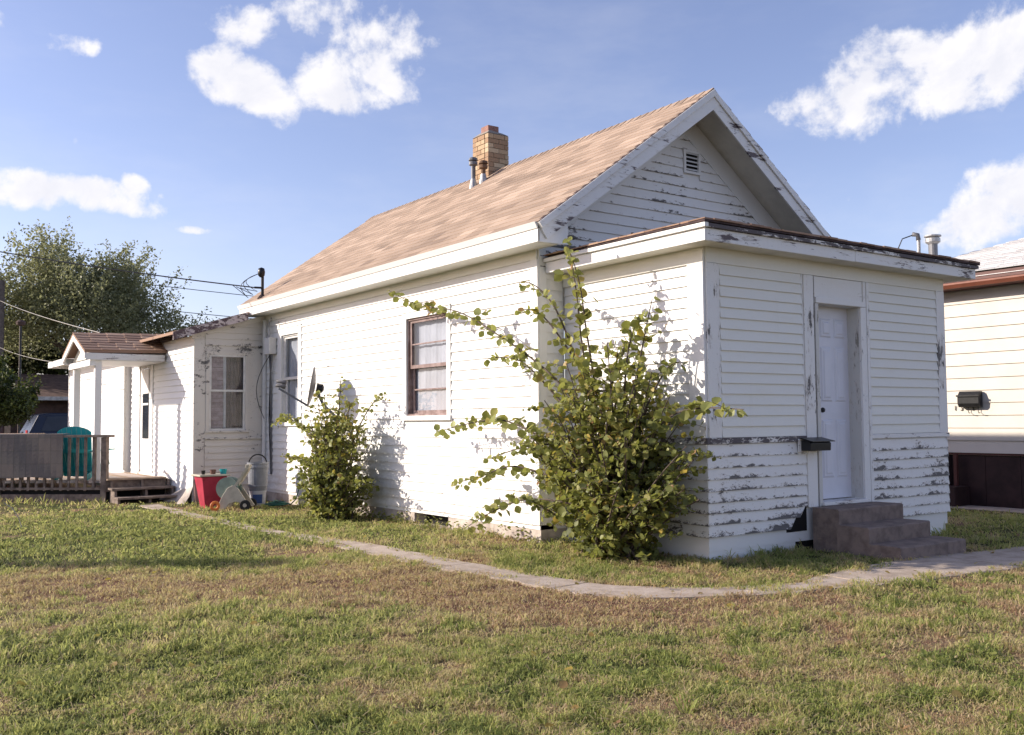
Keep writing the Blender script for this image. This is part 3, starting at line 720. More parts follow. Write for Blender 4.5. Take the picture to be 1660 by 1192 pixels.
MB().box((DX0-.56, .0045, .20), (DX0-.246, .0088, .455)).build('rotted_hole_shade', M['dark'], house)  # dark plate laid over the wall, painted as shade inside the rotted hole
# skirt of wide boards
for zz0, zz1 in ((-.1, .105), (.114, .228)):
    MB().box((.012, .014, zz0), (DX0-.42, .03, zz1)).build('skirt_board', M['clean'], house, bevel=.002)
    MB().box((DX1+.3, .014, zz0), (PW-.05, .03, zz1)).build('skirt_board', M['clean'], house, bevel=.002)
    MB().box((.012, .031, zz0), (.03, D, zz1)).build('skirt_board', M['clean'], house, bevel=.002)
MB().box((PW-.07, .031, -.4), (PW-.05, D, .22)).build('skirt_board', M['clean'], house)
MB().box((.04, .032, -.1), (DX1+1.5, .05, .232)).build('crawl_shade_sheet', M['dark'], house)  # black sheet paints the shade under the porch floor behind the skirt
# porch roof
MB().box((-OP+.02, -OP+.02, 2.935), (PW+OP-.02, D-.03, 2.95)).build('soffit', M['soffit'], house)
MB().box((-OP-.0, -OP, 2.93), (-OP+.022, D-.03, 3.045)).build('fascia', M['clean'], house, bevel=.003)
MB().box((-OP-.03, -OP-.03, 3.047), (-OP+.022, D-.03, 3.09)).build('fascia_moulding', M['clean'], house, bevel=.004)
MB().box((-OP+.024, -OP, 2.93), (1.95, -OP+.022, 3.045)).build('fascia', M['trimh'], house, bevel=.003)
MB().box((1.953, -OP-.002, 2.932), (PW+OP, -OP+.022, 3.045)).build('fascia', M['trimh'], house, bevel=.003)
MB().box((-OP+.024, -OP-.03, 3.047), (PW+OP+.03, -OP+.022, 3.085)).build('fascia_moulding', M['rail'], house, bevel=.004)
MB().box((PW+OP-.022, -OP+.024, 2.93), (PW+OP, D-.03, 3.085)).build('fascia', M['trimh'], house, bevel=.003)
rp = MB(); a = -OP-.04; b = PW+OP+.04; zt, zb = 3.118, 3.092; pk = 3.30
rp.hexa([(a, a, zb), (b, a, zb), (b, D-.026, zb), (a, D-.026, zb), (a+.0, a+.0, zt), (b, a, zt), (b-.9, D-.026, pk), (a+.9, D-.026, pk)]).build('porch_roof', M['felt'], house)
ed = MB()      # ragged shingle ends along the porch eaves
x = a
while x < b:
    l = random.uniform(.1, .2); e0 = random.uniform(.0, .018); ed.box((x, a-e0, zt-.006), (min(x+l, b)-.004, a+.2, zt+random.uniform(.006, .014)), random.random()); x += l
y = a+.2
while y < D-.1:
    l = random.uniform(.1, .2); e0 = random.uniform(.0, .01); ed.box((a-e0, y, zt-.006), (a+.2, y+l-.004, zt+random.uniform(.004, .012)), random.random()); ed.box((b-.2, y, zt-.006), (b+e0, y+l-.004, zt+random.uniform(.006, .014)), random.random()); y += l
ed.build('eave_shingle', M['shinglep'], house, kind='stuff')
lf = MB()      # litter caught where porch roof meets gable
for i in range(260):
    t = random.random(); x = a+.1+t*2.3; y = random.uniform(.7, D-.05); zz = zt + (pk-zt)*(y-a)/(D-a)+.01; zz = min(zz, zt+(pk-zt)*min(1, (x-a)/.9))
    s = random.uniform(.012, .035); th = random.uniform(0, 6.3); lf.add([(x+s*math.cos(th+k*2.1), y+s*math.sin(th+k*2.1), zz+random.uniform(0, .03)) for k in range(3)], [(0, 1, 2)], random.random())
lf.build('leaf_litter', simple('litter', (.09, .06, .045), .95, .3, 20), house, kind='stuff')
# front door, six panels
LX = DX0+.13
MB().box((DX0-.001, REC-.02, DZ0), (LX, REC+.04, DZ1)).build('door_jamb', M['jamb'], house)
do = MB().box((LX+.001, REC, DZ0), (DX1, REC+.04, DZ1)).build('door', M['door'], house)
for c0 in (0, 1):
    x0 = LX+.10+c0*.235; x1 = x0+.185
    for zz0, zz1 in ((.22, .83), (1.02, 1.60), (1.70, 1.90)):
        za, zb_ = DZ0+zz0, DZ0+zz1
        pm = MB(); t_ = .018
        pm.hexa([(x0, REC-.0008, za), (x1, REC-.0008, za), (x1, REC-.0008, zb_), (x0, REC-.0008, zb_), (x0+t_, REC-.012, za+t_), (x1-t_, REC-.012, za+t_), (x1-t_, REC-.012, zb_-t_), (x0+t_, REC-.012, zb_-t_)])
        i_ = .035; pm.hexa([(x0+i_, REC-.0125, za+i_), (x1-i_, REC-.0125, za+i_), (x1-i_, REC-.0125, zb_-i_), (x0+i_, REC-.0125, zb_-i_), (x0+i_+.016, REC-.020, za+i_+.016), (x1-i_-.016, REC-.020, za+i_+.016), (x1-i_-.016, REC-.020, zb_-i_-.016), (x0+i_+.016, REC-.020, zb_-i_-.016)])
        pm.build('door_panel', M['door'], do)
hd = MB(); hd.lathe([(.0, .065), (.022, .06), (.028, .045), (.02, .025), (.010, .02), (.010, .004), (.028, .003), (.028, 0)], (LX+.06, REC-.001, DZ0+.93), 14, axis=(0, -1, 0)); hd.build('door_knob', M['black'], do, smooth=True)
MB().lathe([(.0, .016), (.018, .014), (.018, 0)], (LX+.06, REC-.001, DZ0+1.06), 12, axis=(0, -1, 0)).build('deadbolt', M['black'], do)
MB().box((DX1-.0, .112, DZ0-.03), (DX1+.02, REC+.06, DZ1)).build('door_jamb', M['jamb'], house)
MB().box((DX1-.002, .011, DZ0), (DX1+.0, .112, DZ1)).build('door_jamb', M['jamb'], house)
MB().box((DX0, .0, DZ1-.002), (DX1, REC+.06, DZ1+.02)).build('door_jamb', M['jamb'], house)
MB().box((DX0-.02, .01, DZ0-.03), (DX0-.001, REC+.06, DZ1)).build('door_jamb', M['jamb'], house)
MB().box((DX0-.02, -.05, DZ0-.045), (DX1+.03, REC+.05, DZ0-.012)).build('threshold', M['trimh'], house, bevel=.004)
# ------------------------------------------------------------------ rear addition
AX = -1.59; AZ = lambda x: 2.80+.31*(x+2.1)
AW = (-1.41, -.67, 1.20, 2.54)   # window in the camera-facing wall: x0,x1,z0,z1
def seg_wall():
    mb = MB(); y0, y1 = YB+.0, YB+.1
    mb.box((AX, y0, -.1), (AW[0]+.05, y1, 2.72)); mb.box((AW[1]-.05, y0, -.1), (E_-.001, y1, 2.72)); mb.box((AW[0]+.05, y0, -.1), (AW[1]-.05, y1, AW[2]+.05)); mb.box((AW[0]+.05, y0, AW[3]-.05), (AW[1]-.05, y1, 2.72))
    mb.prism([(AX, 2.72), (E_-.001, 2.72), (E_-.001, 3.16), (AX, AZ(AX)-.12)], y0, y1, 'y'); mb.build('addition_wall', M['add'], house)
seg_wall()
wall_box((AX, YB+.1, .0), (AX+.1, 13.9, 2.80), M['clean'])
z = .28
while z < 1.06:
    board('x', YB, -1, AX+.17, E_-.03, z, z+.11, M['add']); z += .11
z = 2.64
while z < 3.0:
    l = max(AX+.17, -2.1+(z+.22-2.80)/.31); board('x', YB, -1, l, E_-.03, z, z+.11, M['add']); z += .11
MB().box((AX-.02, YB-.024, -.02), (AX+.16, YB, 2.72)).build('corner_board', M['add'], house, bevel=.003)
MB().box((AX-.02, YB+.001, .02), (AX, YB+.04, 2.74)).build('corner_board', M['clean'], house, bevel=.003)
MB().box((AX+.161, YB-.02, 1.08), (AW[0]-.001, YB, 2.6)).build('wall_panel', M['add'], house)
MB().box((AW[1]+.001, YB-.02, 1.08), (E_-.03, YB, 2.6)).build('wall_panel', M['add'], house)
MB().box((AX+.161, YB-.05, 1.055), (E_-.03, YB, 1.085)).build('window_ledge', M['add'], house, bevel=.003)
MB().box((AX+.01, YB+.005, -.35), (E_, YB+.09, .1)).build('foundation', M['fnd_red'], house)
MB().hexa([(AX+.17, YB-.12, -.05), (AX-.0, YB-.12, -.05), (AX, YB-.03, .4), (AX+.17, YB-.03, .4), (AX+.17, YB-.02, -.05), (AX, YB-.02, -.05), (AX, YB-.02, .4), (AX+.17, YB-.02, .4)]).build('foundation_pier', M['fnd_red'], house)
z = .12
while z < 2.74:
    for s, e in cut(YB+.045, 13.85, z, .11, [(12.30, 13.34, 0, 2.60)]): board('y', AX, -1, s, e, z, min(z+.11, 2.75), M['clean'])
    z += .11
# flared render at the foot of the sunny side wall
fl = MB(); n = 16; vs = []
for i in range(n+1):
    y = YB-.02+i/n*1.25; bulge = .12+.10*math.sin(i*.8)+.05*math.sin(i*2.1)
    vs += [(AX-.012, y, .30-.012*i), (AX-.03-bulge*.4, y, .12), (AX-.05-bulge, y, -.02)]
fl.add(vs, [(3*i+k, 3*i+3+k, 3*i+4+k, 3*i+1+k) for i in range(n) for k in (0, 1)]).build('flared_render', M['fnd'], house, smooth=True)
# addition window in the shaded wall
def xwindow():
    x0, x1, z0, z1 = AW; y = YB; wn = MB(); c = .06
    wn.box((x0, y-.035, z0), (x0+c, y, z1)); wn.box((x1-c, y-.035, z0), (x1, y, z1)); wn.box((x0+c, y-.035, z1-c), (x1-c, y, z1)); wn.box((x0-.02, y-.055, z0-.03), (x1+.02, y, z0-.001))
    wo = wn.build('window', M['add'], house, bevel=.002)
    zm = (z0+z1)/2
    for a, b, dy in ((z0, zm+.02, .0), (zm-.012, z1-c, .028)):
        sm = MB(); yy = y-.012-dy*.5; A, B = x0+c, x1-c
        sm.box((A, yy, a), (A+.035, yy+.02, b)); sm.box((B-.035, yy, a), (B, yy+.02, b)); sm.box((A+.035, yy, a), (B-.035, yy+.02, a+.035)); sm.box((A+.035, yy, b-.03), (B-.035, yy+.02, b)); sm.build('sash', M['sashw'], wo)
        MB().box((A+.03, yy+.008, a+.03), (B-.03, yy+.012, b-.025)).build('pane', M['glass'], wo)
    xm = (x0+x1)/2-.03
    MB().box((xm-.02, y+.02, z0), (xm+.02, y+.04, z1)).build('stile', M['sashw'], wo)
    # papered left half, brown curtain on the right
    pp = MB().box((x0+c, y+.05, z0), (xm-.02, y+.055, z1)).build('blind', simple('faded_blind', (.40, .30, .29), .9, .15, 5, col2=(.30, .2, .2)), wo)
    k = 0
    zz = z0+.03
    while zz < z1: MB().box((x0+c, y+.042, zz), (xm-.02, y+.05, zz+.06)).build('blind_slat', simple('faded_blind_slat', (.48, .37, .36), .9, .2, 9, col2=(.33, .23, .23)) if 'faded_blind_slat' not in MATS else MATS['faded_blind_slat'], wo); zz += .075
    cu = MB(); n = 26; vs = []
    for i in range(n+1):
        xx = xm+.02+(x1-c-xm-.02)*i/n; dy = .07+.018*math.sin(i*1.3); vs += [(xx, y+dy, z0), (xx, y+dy, z1)]
    cu.add(vs, [(2*i, 2*i+2, 2*i+3, 2*i+1) for i in range(n)]).build('curtain', M['curtainb'], wo, smooth=True)
xwindow()
# addition roof
mb = MB(); ya, yb = 9.80, 14.0
mb.hexa([(-1.95, ya, AZ(-1.95)-.05), (-.72, ya, AZ(-.72)-.05), (-.72, yb, AZ(-.72)-.05), (-1.95, yb, AZ(-1.95)-.05), (-1.95, ya, AZ(-1.95)), (-.72, ya, AZ(-.72)), (-.72, yb, AZ(-.72)), (-1.95, yb, AZ(-1.95))]).build('addition_roof', M['shinglep'], house)
MB().hexa([(-.72, 10.36, AZ(-.72)-.05), (.6, 10.36, AZ(.6)-.05), (.6, yb, AZ(.6)-.05), (-.72, yb, AZ(-.72)-.05), (-.72, 10.36, AZ(-.72)), (.6, 10.36, AZ(.6)), (.6, yb, AZ(.6)), (-.72, yb, AZ(-.72))]).build('addition_roof', M['shinglep'], house)
MB().prism([(-2.0, AZ(-2.0)-.14), (-.74, AZ(-.74)-.14), (-.74, AZ(-.74)-.004), (-2.0, AZ(-2.0)-.004)], ya-.03, ya-.001, 'y').build('rake_board', M['purple'], house)
MB().prism([(AX-.06, AZ(AX)-.22), (E_-.03, 3.10), (E_-.03, 3.19), (AX-.06, AZ(AX)-.10)], YB-.035, YB-.001, 'y').build('rake_band', M['add'], house)
# rear wing (long low wall in full sun)
WX = -1.70; WY0, WY1 = 13.95, 19.2
wall_box((WX, WY0, .3), (WX+.12, WY1, 2.75), M['clean'])
z = .42
while z < 2.74:
    board('y', WX, -1, WY0+.002, WY1-.06, z, z+.16, M['clean'], t1=.018); z += .16
MB().box((WX-.03, WY0-.02, .42), (WX+.015, WY0, 2.72)).build('corner_board', M['jamb'], house)
MB().box((WX-.022, WY1-.058, .35), (WX, WY1, 2.72)).build('corner_board', M['clean'], house)
MB().hexa([(-2.08, 14.02, 2.78), (.5, 14.02, 2.95), (.5, 19.6, 2.95), (-2.08, 19.6, 2.78), (-2.08, 14.02, 2.84), (.5, 14.02, 3.02), (.5, 19.6, 3.02), (-2.08, 19.6, 2.84)]).build('wing_roof', M['shinglep'], house)
MB().box((-2.11, 14.02, 2.70), (-2.085, 19.6, 2.84)).build('fascia', M['clean'], house)
MB().box((-2.11, 19.602, 2.70), (-1.5, 19.63, 2.84)).build('fascia', M['clean'], house)
MB().box((-2.08, 14.02, 2.755), (WX, 19.6, 2.77)).build('soffit', M['soffit'], house)
# rear door
rd = MB().box((AX-.012, 12.44, .45), (AX+.03, 13.20, 2.50)).build('door', M['sashw'], house)
MB().box((AX-.02, 12.62, 1.05), (AX-.013, 13.02, 2.38)).build('door_glass', simple('dark_pane', (.03, .035, .05), .08, .1, 4, bmp=0), rd)
MB().box((AX-.026, 12.62, 1.68), (AX-.0205, 13.02, 1.72)).build('muntin', M['sashw'], rd)
MB().box((AX-.024, 12.60, 1.9), (AX-.0205, 13.04, 2.36)).build('door_blind', M['sashw'], rd)
MB().box((AX-.03, 12.32, .42), (AX, 12.43, 2.60)).build('door_casing', M['clean'], house); MB().box((AX-.03, 13.21, .42), (AX, 13.32, 2.60)).build('door_casing', M['clean'], house); MB().box((AX-.03, 12.431, 2.51), (AX, 13.209, 2.60)).build('door_casing', M['clean'], house)
# back porch roof: small gable projecting to the left
px0, py0, py1, pyr, pze, pzr = -2.99, 11.48, 13.32, 12.42, 2.60, 2.97
pr = MB(); k = (pzr-pze)/(pyr-py0); X1 = -1.0
for (ye, zs) in ((py0, 1), (py1, -1)):
    pr.hexa([(px0, ye, pze-.045), (X1, ye, pze-.045+.05), (X1, pyr, pzr-.045+.05), (px0, pyr, pzr-.045), (px0, ye, pze), (X1, ye, pze+.05), (X1, pyr, pzr+.05), (px0, pyr, pzr)])
pr.build('back_porch_roof', M['shinglep'], house)
ps = MB(); y = py0; nrow = 0
while y < pyr-.02:
    zz = pze+(pzr-pze)*(y-py0)/(pyr-py0); x = px0-.01-random.random()*.1
    while x < X1:
        a_, b_ = max(x, px0-.01), min(x+.3, X1); dz = .05*(a_-px0)/(X1-px0)
        ps.hexa([(a_, y-.012, zz+dz), (b_-.005, y-.012, zz+dz), (b_-.005, y+.15, zz+dz+.055), (a_, y+.15, zz+dz+.055), (a_, y-.012, zz+dz+.012), (b_-.005, y-.012, zz+dz+.012), (b_-.005, y+.15, zz+dz+.062), (a_, y+.15, zz+dz+.062)], random.random()); x += .3
    y += .135
ps.build('shingle', M['shinglep'], house, kind='stuff')
MB().box((px0+.02, py0-.0, pze-.16), (AX-.05, py0+.03, pze-.046)).build('fascia', M['trimh'], house, bevel=.003)
MB().box((px0+.02, py1-.03, pze-.16), (AX-.05, py1, pze-.046)).build('fascia', M['clean'], house)
for ye in (py0, py1):
    MB().prism([(ye, pze-.14), (pyr, pzr-.14), (pyr, pzr-.046), (ye, pze-.046)], px0, px0+.025, 'x').build('rake_board', M['clean'], house)
MB().prism([(py0+.1, pze-.12), (py1-.1, pze-.12), (pyr, pzr-.15)], px0+.16, px0+.18, 'x').build('gable_infill', M['soffit'], house)
MB().box((px0+.1, py0+.05, pze-.17), (AX-.05, py1-.05, pze-.155)).build('porch_ceiling', M['clean'], house)
MB().box((px0+.1, py0+.06, pze-.26), (px0+.2, py1-.06, pze-.171)).build('porch_beam', M['clean'], house)
for (x, y) in ((-2.74, 11.62), (-2.80, 13.0)):
    MB().box((x-.055, y-.055, .36), (x+.055, y+.055, pze-.17 if x > -2.79 else pze-.262)).build('porch_post', M['clean'], house, bevel=.006)
# ------------------------------------------------------------------ concrete entry steps
st = empty('concrete_steps', (2.05, -.5, 0), 'three worn brown concrete steps below the white front door', 'steps')
def step(x0, x1, y0, y1, z0, z1):
    mb = MB(); n = 10
    # chipped front arris: several slices along x with slight wobble
    xs_ = [x0+(x1-x0)*i/n for i in range(n+1)]; vs = []
    for i, x in enumerate(xs_):
        j = random.uniform(-.007, .007); k = random.uniform(-.006, .004)
        vs += [(x, y1, z0), (x, y0+j, z0), (x, y0+j, z1-.012+k), (x, y0+.014+j, z1+k*.4), (x, y1, z1)]
    fs = [(5*i+a, 5*i+5+a, 5*i+5+(a+1) % 5, 5*i+(a+1) % 5) for i in range(n) for a in range(5)] + [(0, 1, 2, 3, 4), tuple(5*n+a for a in (4, 3, 2, 1, 0))]
    return mb.add(vs, fs).build('step', M['step'], st)
step(1.44, 2.52, -.36, -.052, -.1, .432); step(1.40, 2.43, -.72, -.361, -.1, .285); step(1.38, 2.47, -1.06, -.721, -.1, .135)
# ------------------------------------------------------------------ mailbox by the front door
mbx = empty('mailbox', (1.46, -.08, 1.06), 'small black metal mailbox with open flap beside the white front door', 'mailbox')
MB().prism([(-.03, 1.00), (-.15, 1.00), (-.155, 1.075), (-.12, 1.105), (-.03, 1.105)], 1.31, 1.63, 'x').build('box', M['black'], mbx, bevel=.004)
MB().hexa([(1.29, -.19, 1.09), (1.65, -.19, 1.09), (1.65, -.03, 1.125), (1.29, -.03, 1.125), (1.29, -.19, 1.097), (1.65, -.19, 1.097), (1.65, -.03, 1.132), (1.29, -.03, 1.132)]).build('lid', M['black'], mbx)
MB().box((1.27, -.035, .99), (1.62, -.026, 1.12)).build('back_plate', M['trimh'], mbx)
# ------------------------------------------------------------------ electric service on the left wall
me_ = empty('electric_meter', (-.43, 9.62, 2.6), 'pale grey electric service box high on the white wall beside the tall window', 'meter box')
MB().box((-.51, 9.42, 2.49), (-.378, 9.64, 2.77)).build('box', M['pipe'], me_, bevel=.01)
MB().tube([(-.44, 9.60, 2.77), (-.44, 9.62, 2.95), (-.42, 9.66, 3.06), (-.40, 9.6, 3.12)], .016).build('upper_conduit', M['galv'], me_)
for i, dy in enumerate((-.02, .04, .1)):
    MB().tube([(-.43, 9.5+dy, 2.49), (-.43+.02*i, 9.56+dy, 2.2), (-.40, 9.62+dy*.6, 1.9-.25*i), (-.385, 9.62+dy*.4, 1.4-.3*i), (-.385, 9.6+dy*.3, .45)], .009 if i else .014, 6).build('cable', M['wire'] if i else M['grey'], me_)
pts = [(-.43, 9.58, 2.48)] + [(-.47-.16*math.sin(t*math.pi), 9.62+.1*t, 2.4-1.0*t) for t in np.linspace(0.05, 1, 9)]
MB().tube(pts, .006, 6).build('loose_cable', M['wire'], me_)
ds = MB().tube([(-.41, 9.87, 3.1), (-.41, 9.88, .42)], .034, 10).build('downpipe', M['pipe']); tag(ds, 'white vertical pipe at the rear corner of the sunlit wall', 'pipe')
# roof service mast
ms = empty('service_mast', (-.60, 9.55, 3.4), 'black electric service mast with weatherhead at the low left end of the brown roof', 'mast')
mx, my = -.58, 9.55
MB().tube([(mx, my, roof_z(mx)-.03), (mx, my, 3.86)], .025, 10).build('pipe', M['black'], ms)
MB().lathe([(.0, .14), (.05, .12), (.062, .06), (.055, .0), (.03, -.03)], (mx-.02, my, 3.83), 12).build('weatherhead', M['black'], ms, smooth=True)
MB().lathe([(.09, 0), (.05, .05), (.03, .07)], (mx, my, roof_z(mx)-.03), 12).build('flashing', M['felt'], ms)
MB().tube([(mx, my, 3.62), (mx-.13, my+.03, 3.62)], .018, 8).build('insulator', M['black'], ms)
for k in range(3):
    p = [(mx-.04, my, 3.87)] + [(mx-.06-.22*math.sin(t*3.1)-.08*k*t, my+.05*t, 3.86-.30*t-.06*k*t) for t in np.linspace(.1, 1, 8)] + [(mx-.36-.06*k, my+.1, 3.60+.02*k)]
    MB().tube(p, .006, 5).build('drip_loop', M['wire'], ms)
def catenary(a, b, sag, n=24):
    a, b = Vector(a), Vector(b); return [a.lerp(b, t)+Vector((0, 0, -4*sag*t*(1-t))) for t in np.linspace(0, 1, n)]
# ------------------------------------------------------------------ satellite dish on a wall arm
sdn = empty('satellite_dish', (-.36, 6.9, 1.4), 'grey satellite dish on a bent arm above the smaller shrub, seen almost edge-on', 'satellite dish')
dc = Vector((-.76, 7.02, 1.84)); dn = Vector((-.90, .44, .17)).normalized()      # boresight
side = dn.cross(Vector((0, 0, 1))).normalized(); up = side.cross(dn)
mb = MB(); nr, na = 6, 28; vs = []; 
for layer in (0, .012):
    for i in range(nr+1):
        r = i/nr
        for j in range(na):
            t = 2*math.pi*j/na; p = dc + side*(.27*r*math.cos(t)) + up*(.30*r*math.sin(t)) + dn*(.055*r*r - layer); vs.append(p)
fs = []
for L in (0, 1):
    o = L*(nr+1)*na
    for i in range(nr):
        for j in range(na):
            q = (o+i*na+j, o+i*na+(j+1) % na, o+(i+1)*na+(j+1) % na, o+(i+1)*na+j); fs.append(q if L == 0 else q[::-1])
o = (nr+1)*na; fs += [(nr*na+j, nr*na+(j+1) % na, o+nr*na+(j+1) % na, o+nr*na+j) for j in range(na)]
mb.add(vs, fs).build('reflector', M['dish'], sdn, smooth=True)
low = dc - up*.28 + dn*.05; lnb = dc + dn*.50 - up*.10
MB().beam(low, lnb, .022, .03).build('feed_arm', M['grey'], sdn)
MB().lathe([(.0, -.05), (.026, -.05), (.026, .03), (.036, .05), (.036, .09), (.0, .1)], lnb+up*.04, 12, axis=tuple(-dn)).build('feed_horn', M['dish'], sdn, smooth=True)
MB().lathe([(.0, -.05), (.024, -.05), (.024, .03), (.034, .05), (.034, .09), (.0, .1)], lnb+up*.1+side*.02, 12, axis=tuple(-dn)).build('feed_horn', M['dish'], sdn, smooth=True)
bk = dc - dn*.07
MB().lathe([(.0, .05), (.065, .05), (.065, -.04), (.03, -.06), (0, -.06)], bk-dn*.01, 14, axis=tuple(dn)).build('bracket', M['black'], sdn, bevel=0)
MB().tube([bk+Vector((0, 0, .04)), bk+Vector((0, 0, -.12)), bk+Vector((.05, -.05, -.25)), bk+Vector((.2, -.2, -.45)), Vector((-.39, 6.62, 1.22))], .022, 10).build('mast_arm', M['grey'], sdn, smooth=True)
MB().box((-.395, 6.55, 1.12), (-.372, 6.69, 1.32)).build('foot_plate', M['grey'], sdn)
# ------------------------------------------------------------------ back deck
dk = empty('deck', (-3.2, 12, 0), 'weathered grey wooden back deck with baluster railing and steps', 'deck')
A = Vector((-2.70, 11.22)); Dd = Vector((-.752, .659)); Nn = Vector((-.659, -.752))      # rail runs along Dd, Nn faces out
def dp(s, o, z): v = A+Dd*s+Nn*o; return (v.x, v.y, z)
def dbox(mb, s0, s1, o0, o1, z0, z1): return mb.hexa([dp(s0, o0, z0), dp(s0, o1, z0), dp(s1, o1, z0), dp(s1, o0, z0), dp(s0, o0, z1), dp(s0, o1, z1), dp(s1, o1, z1), dp(s1, o0, z1)][:4] + [dp(s0, o0, z1), dp(s0, o1, z1), dp(s1, o1, z1), dp(s1, o0, z1)])
LEN = 5.2
dbox(MB(), -.02, LEN, -.01, .03, -.05, .14).build('rim_board', M['wood'], dk)
dbox(MB(), .0, LEN, -.03, -.012, .14, .24).build('shade_strip', M['dark'], dk)  # black strip paints the shade below the bottom rail
dbox(MB(), -.05, LEN, -.05, .04, .215, .255).build('bottom_rail', M['wood'], dk)
dbox(MB(), -.14, LEN, -.07, .07, 1.105, 1.145).build('top_rail', M['wood'], dk)
for s in (.0, 1.9, 3.8): dbox(MB(), s-.045, s+.05, -.065, .035, -.05 if s == 0 else .1, 1.103).build('rail_post', M['wood'], dk)
dbox(MB(), .17, .215, -.05, .01, .256, 1.104).build('rail_post', M['wood'], dk)
bl = dbox(MB(), -.02, .02, .0, .035, .20, 1.10).build('baluster', M['wood'], dk); b0 = wloc(bl)
s = .33; first = True
while s < LEN-.1:
    v = Vector((Dd.x*s, Dd.y*s, 0))
    if first: bl.location = Vector(bl.location)+v; base = Vector(bl.location); s0_ = s; first = False
    else:
        c = bl.copy(); C.objects.link(c); c.location = base+Vector((Dd.x*(s-s0_), Dd.y*(s-s0_), 0)); c.rotation_euler = (random.uniform(-.01, .01), random.uniform(-.01, .01), 0)
    s += .145
# floor boards run along y
x = AX-.05; i = 0
while x > -6.4:
    yf = 11.22 if x > -2.7 else 11.22 + (-2.7-x)*.659/.752 + .06
    MB().box((x-.135, yf, .33), (x, 13.9 if x > WX-.1 else 19.5, .37)).build('floor_board', M['floor'] if i % 3 else M['woodl'], dk); x -= .142; i += 1
MB().box((-2.68, 11.16, .18), (-1.70, 11.215, .372)).build('riser_board', M['wood'], dk)
MB().box((-2.68, 11.10, .372), (-1.70, 11.40, .40)).build('tread', M['woodl'], dk, bevel=.004)
MB().box((-2.66, 10.84, .215), (-1.62, 11.14, .25)).build('tread', M['wood'], dk, bevel=.004)
MB().box((-2.64, 10.56, .075), (-1.55, 10.88, .11)).build('tread', M['wood'], dk, bevel=.004)
for x in (-2.6, -2.1, -1.66):
    MB().prism([(10.62, -.02), (11.2, -.02), (11.2, .36), (11.12, .36), (11.1, .212), (10.86, .21), (10.84, .07), (10.62, .07)], x-.02, x+.02, 'x').build('stringer', M['wood'], dk)
MB().box((-2.68, 11.18, -.05), (-1.7, 11.19, .18)).build('shade_strip', M['dark'], dk)  # black sheet painted as the shade behind the treads
# mat hanging over the railing
hm = MB(); ns, nz = 26, 10; vs = []; fs = []
for i in range(ns+1):
    for j in range(nz+1):
        s = .70+2.9*i/ns; zz = 1.165-.74*j/nz-.01*math.sin(i*.9)*(j == nz); o = .085+.008*math.sin(i*.7+j*.4); vs.append(dp(s, o, zz))
for i in range(ns+1): vs.append(dp(.70+2.9*i/ns, -.12, 1.17))
for i in range(ns):
    for j in range(nz): a = i*(nz+1)+j; fs.append((a, a+nz+1, a+nz+2, a+1))
    a = i*(nz+1); b = (ns+1)*(nz+1)+i; fs.append((a, b, b+1, a+nz+1))
tiles = [0]*len(vs)
m_, t_, b_ = new_mat('checked_mat')
pp_ = t_.pos(); ck = t_.node('ShaderNodeTexBrick'); ck.offset = .0; ck.inputs['Scale'].default_value = 1
mp = t_.node('ShaderNodeMapping'); mp.vector_type = 'TEXTURE'; mp.inputs['Rotation'].default_value = (0, 0, math.atan2(Dd.y, Dd.x)); t_.put(mp.inputs[0], pp_)
sx = t_.node('ShaderNodeSeparateXYZ'); t_.put(sx.inputs[0], mp.outputs[0]); cx_ = t_.node('ShaderNodeCombineXYZ'); t_.l.new(sx.outputs[0], cx_.inputs[0]); t_.l.new(sx.outputs[2], cx_.inputs[1])
t_.put(ck.inputs['Vector'], cx_.outputs[0]); ck.inputs['Color1'].default_value = (.14, .11, .105, 1); ck.inputs['Color2'].default_value = (.085, .08, .085, 1); ck.inputs['Mortar'].default_value = (.05, .045, .04, 1)
ck.inputs['Brick Width'].default_value = .22; ck.inputs['Row Height'].default_value = .22; ck.inputs['Mortar Size'].default_value = .004
t_.put(b_.inputs['Base Color'], t_.mix(t_.math('MULTIPLY', t_.noise(pp_, 9, 6, .65), .7), ck.outputs[0], (.16, .14, .13))); b_.inputs['Roughness'].default_value = .8
ho = hm.add(vs, fs).build('hanging_mat', m_); sm = ho.modifiers.new('thick', 'SOLIDIFY'); sm.thickness = .012; tag(ho, 'brown and grey checked mat hung over the deck railing', 'mat')
# adirondack chair behind the railing, its back to the camera
ad = empty('adirondack_chair', (-3.35, 12.3, .37), 'turquoise adirondack chair with rounded slatted back behind the deck railing', 'chair')
cc = Vector((-3.02, 11.92)); wdir = Dd; fdir = -Nn
def ap(u, v, z): q = cc + wdir*u + fdir*v; return Vector((q.x, q.y, z))
for i in range(7):
    u = (i-3)*.086; fan = 1+.0; top = 1.27-.10*(abs(i-3)/3)**2*1.6; wd = .080; z0 = .42
    mb = MB(); lean = lambda z: .10-(z-.4)*.2
    arc = lambda q: 1.12+.17*math.sqrt(max(0, 1-(q/.34)**2))
    pts_ = [(u*.86-wd/2*.85, z0), (u*.86+wd/2*.85, z0), (u*1.04+wd/2, arc(u*1.04+wd/2)), (u*1.04+wd/6, arc(u*1.04+wd/6)), (u*1.04-wd/6, arc(u*1.04-wd/6)), (u*1.04-wd/2, arc(u*1.04-wd/2))]
    vs = [ap(a, lean(z), z) for a, z in pts_] + [ap(a, lean(z)+.02, z) for a, z in pts_]; n = 6
    mb.add(vs, [tuple(range(n))[::-1], tuple(range(n, 2*n))] + [(k, (k+1) % n, n+(k+1) % n, n+k) for k in range(n)]).build('back_slat', M['teal'], ad)
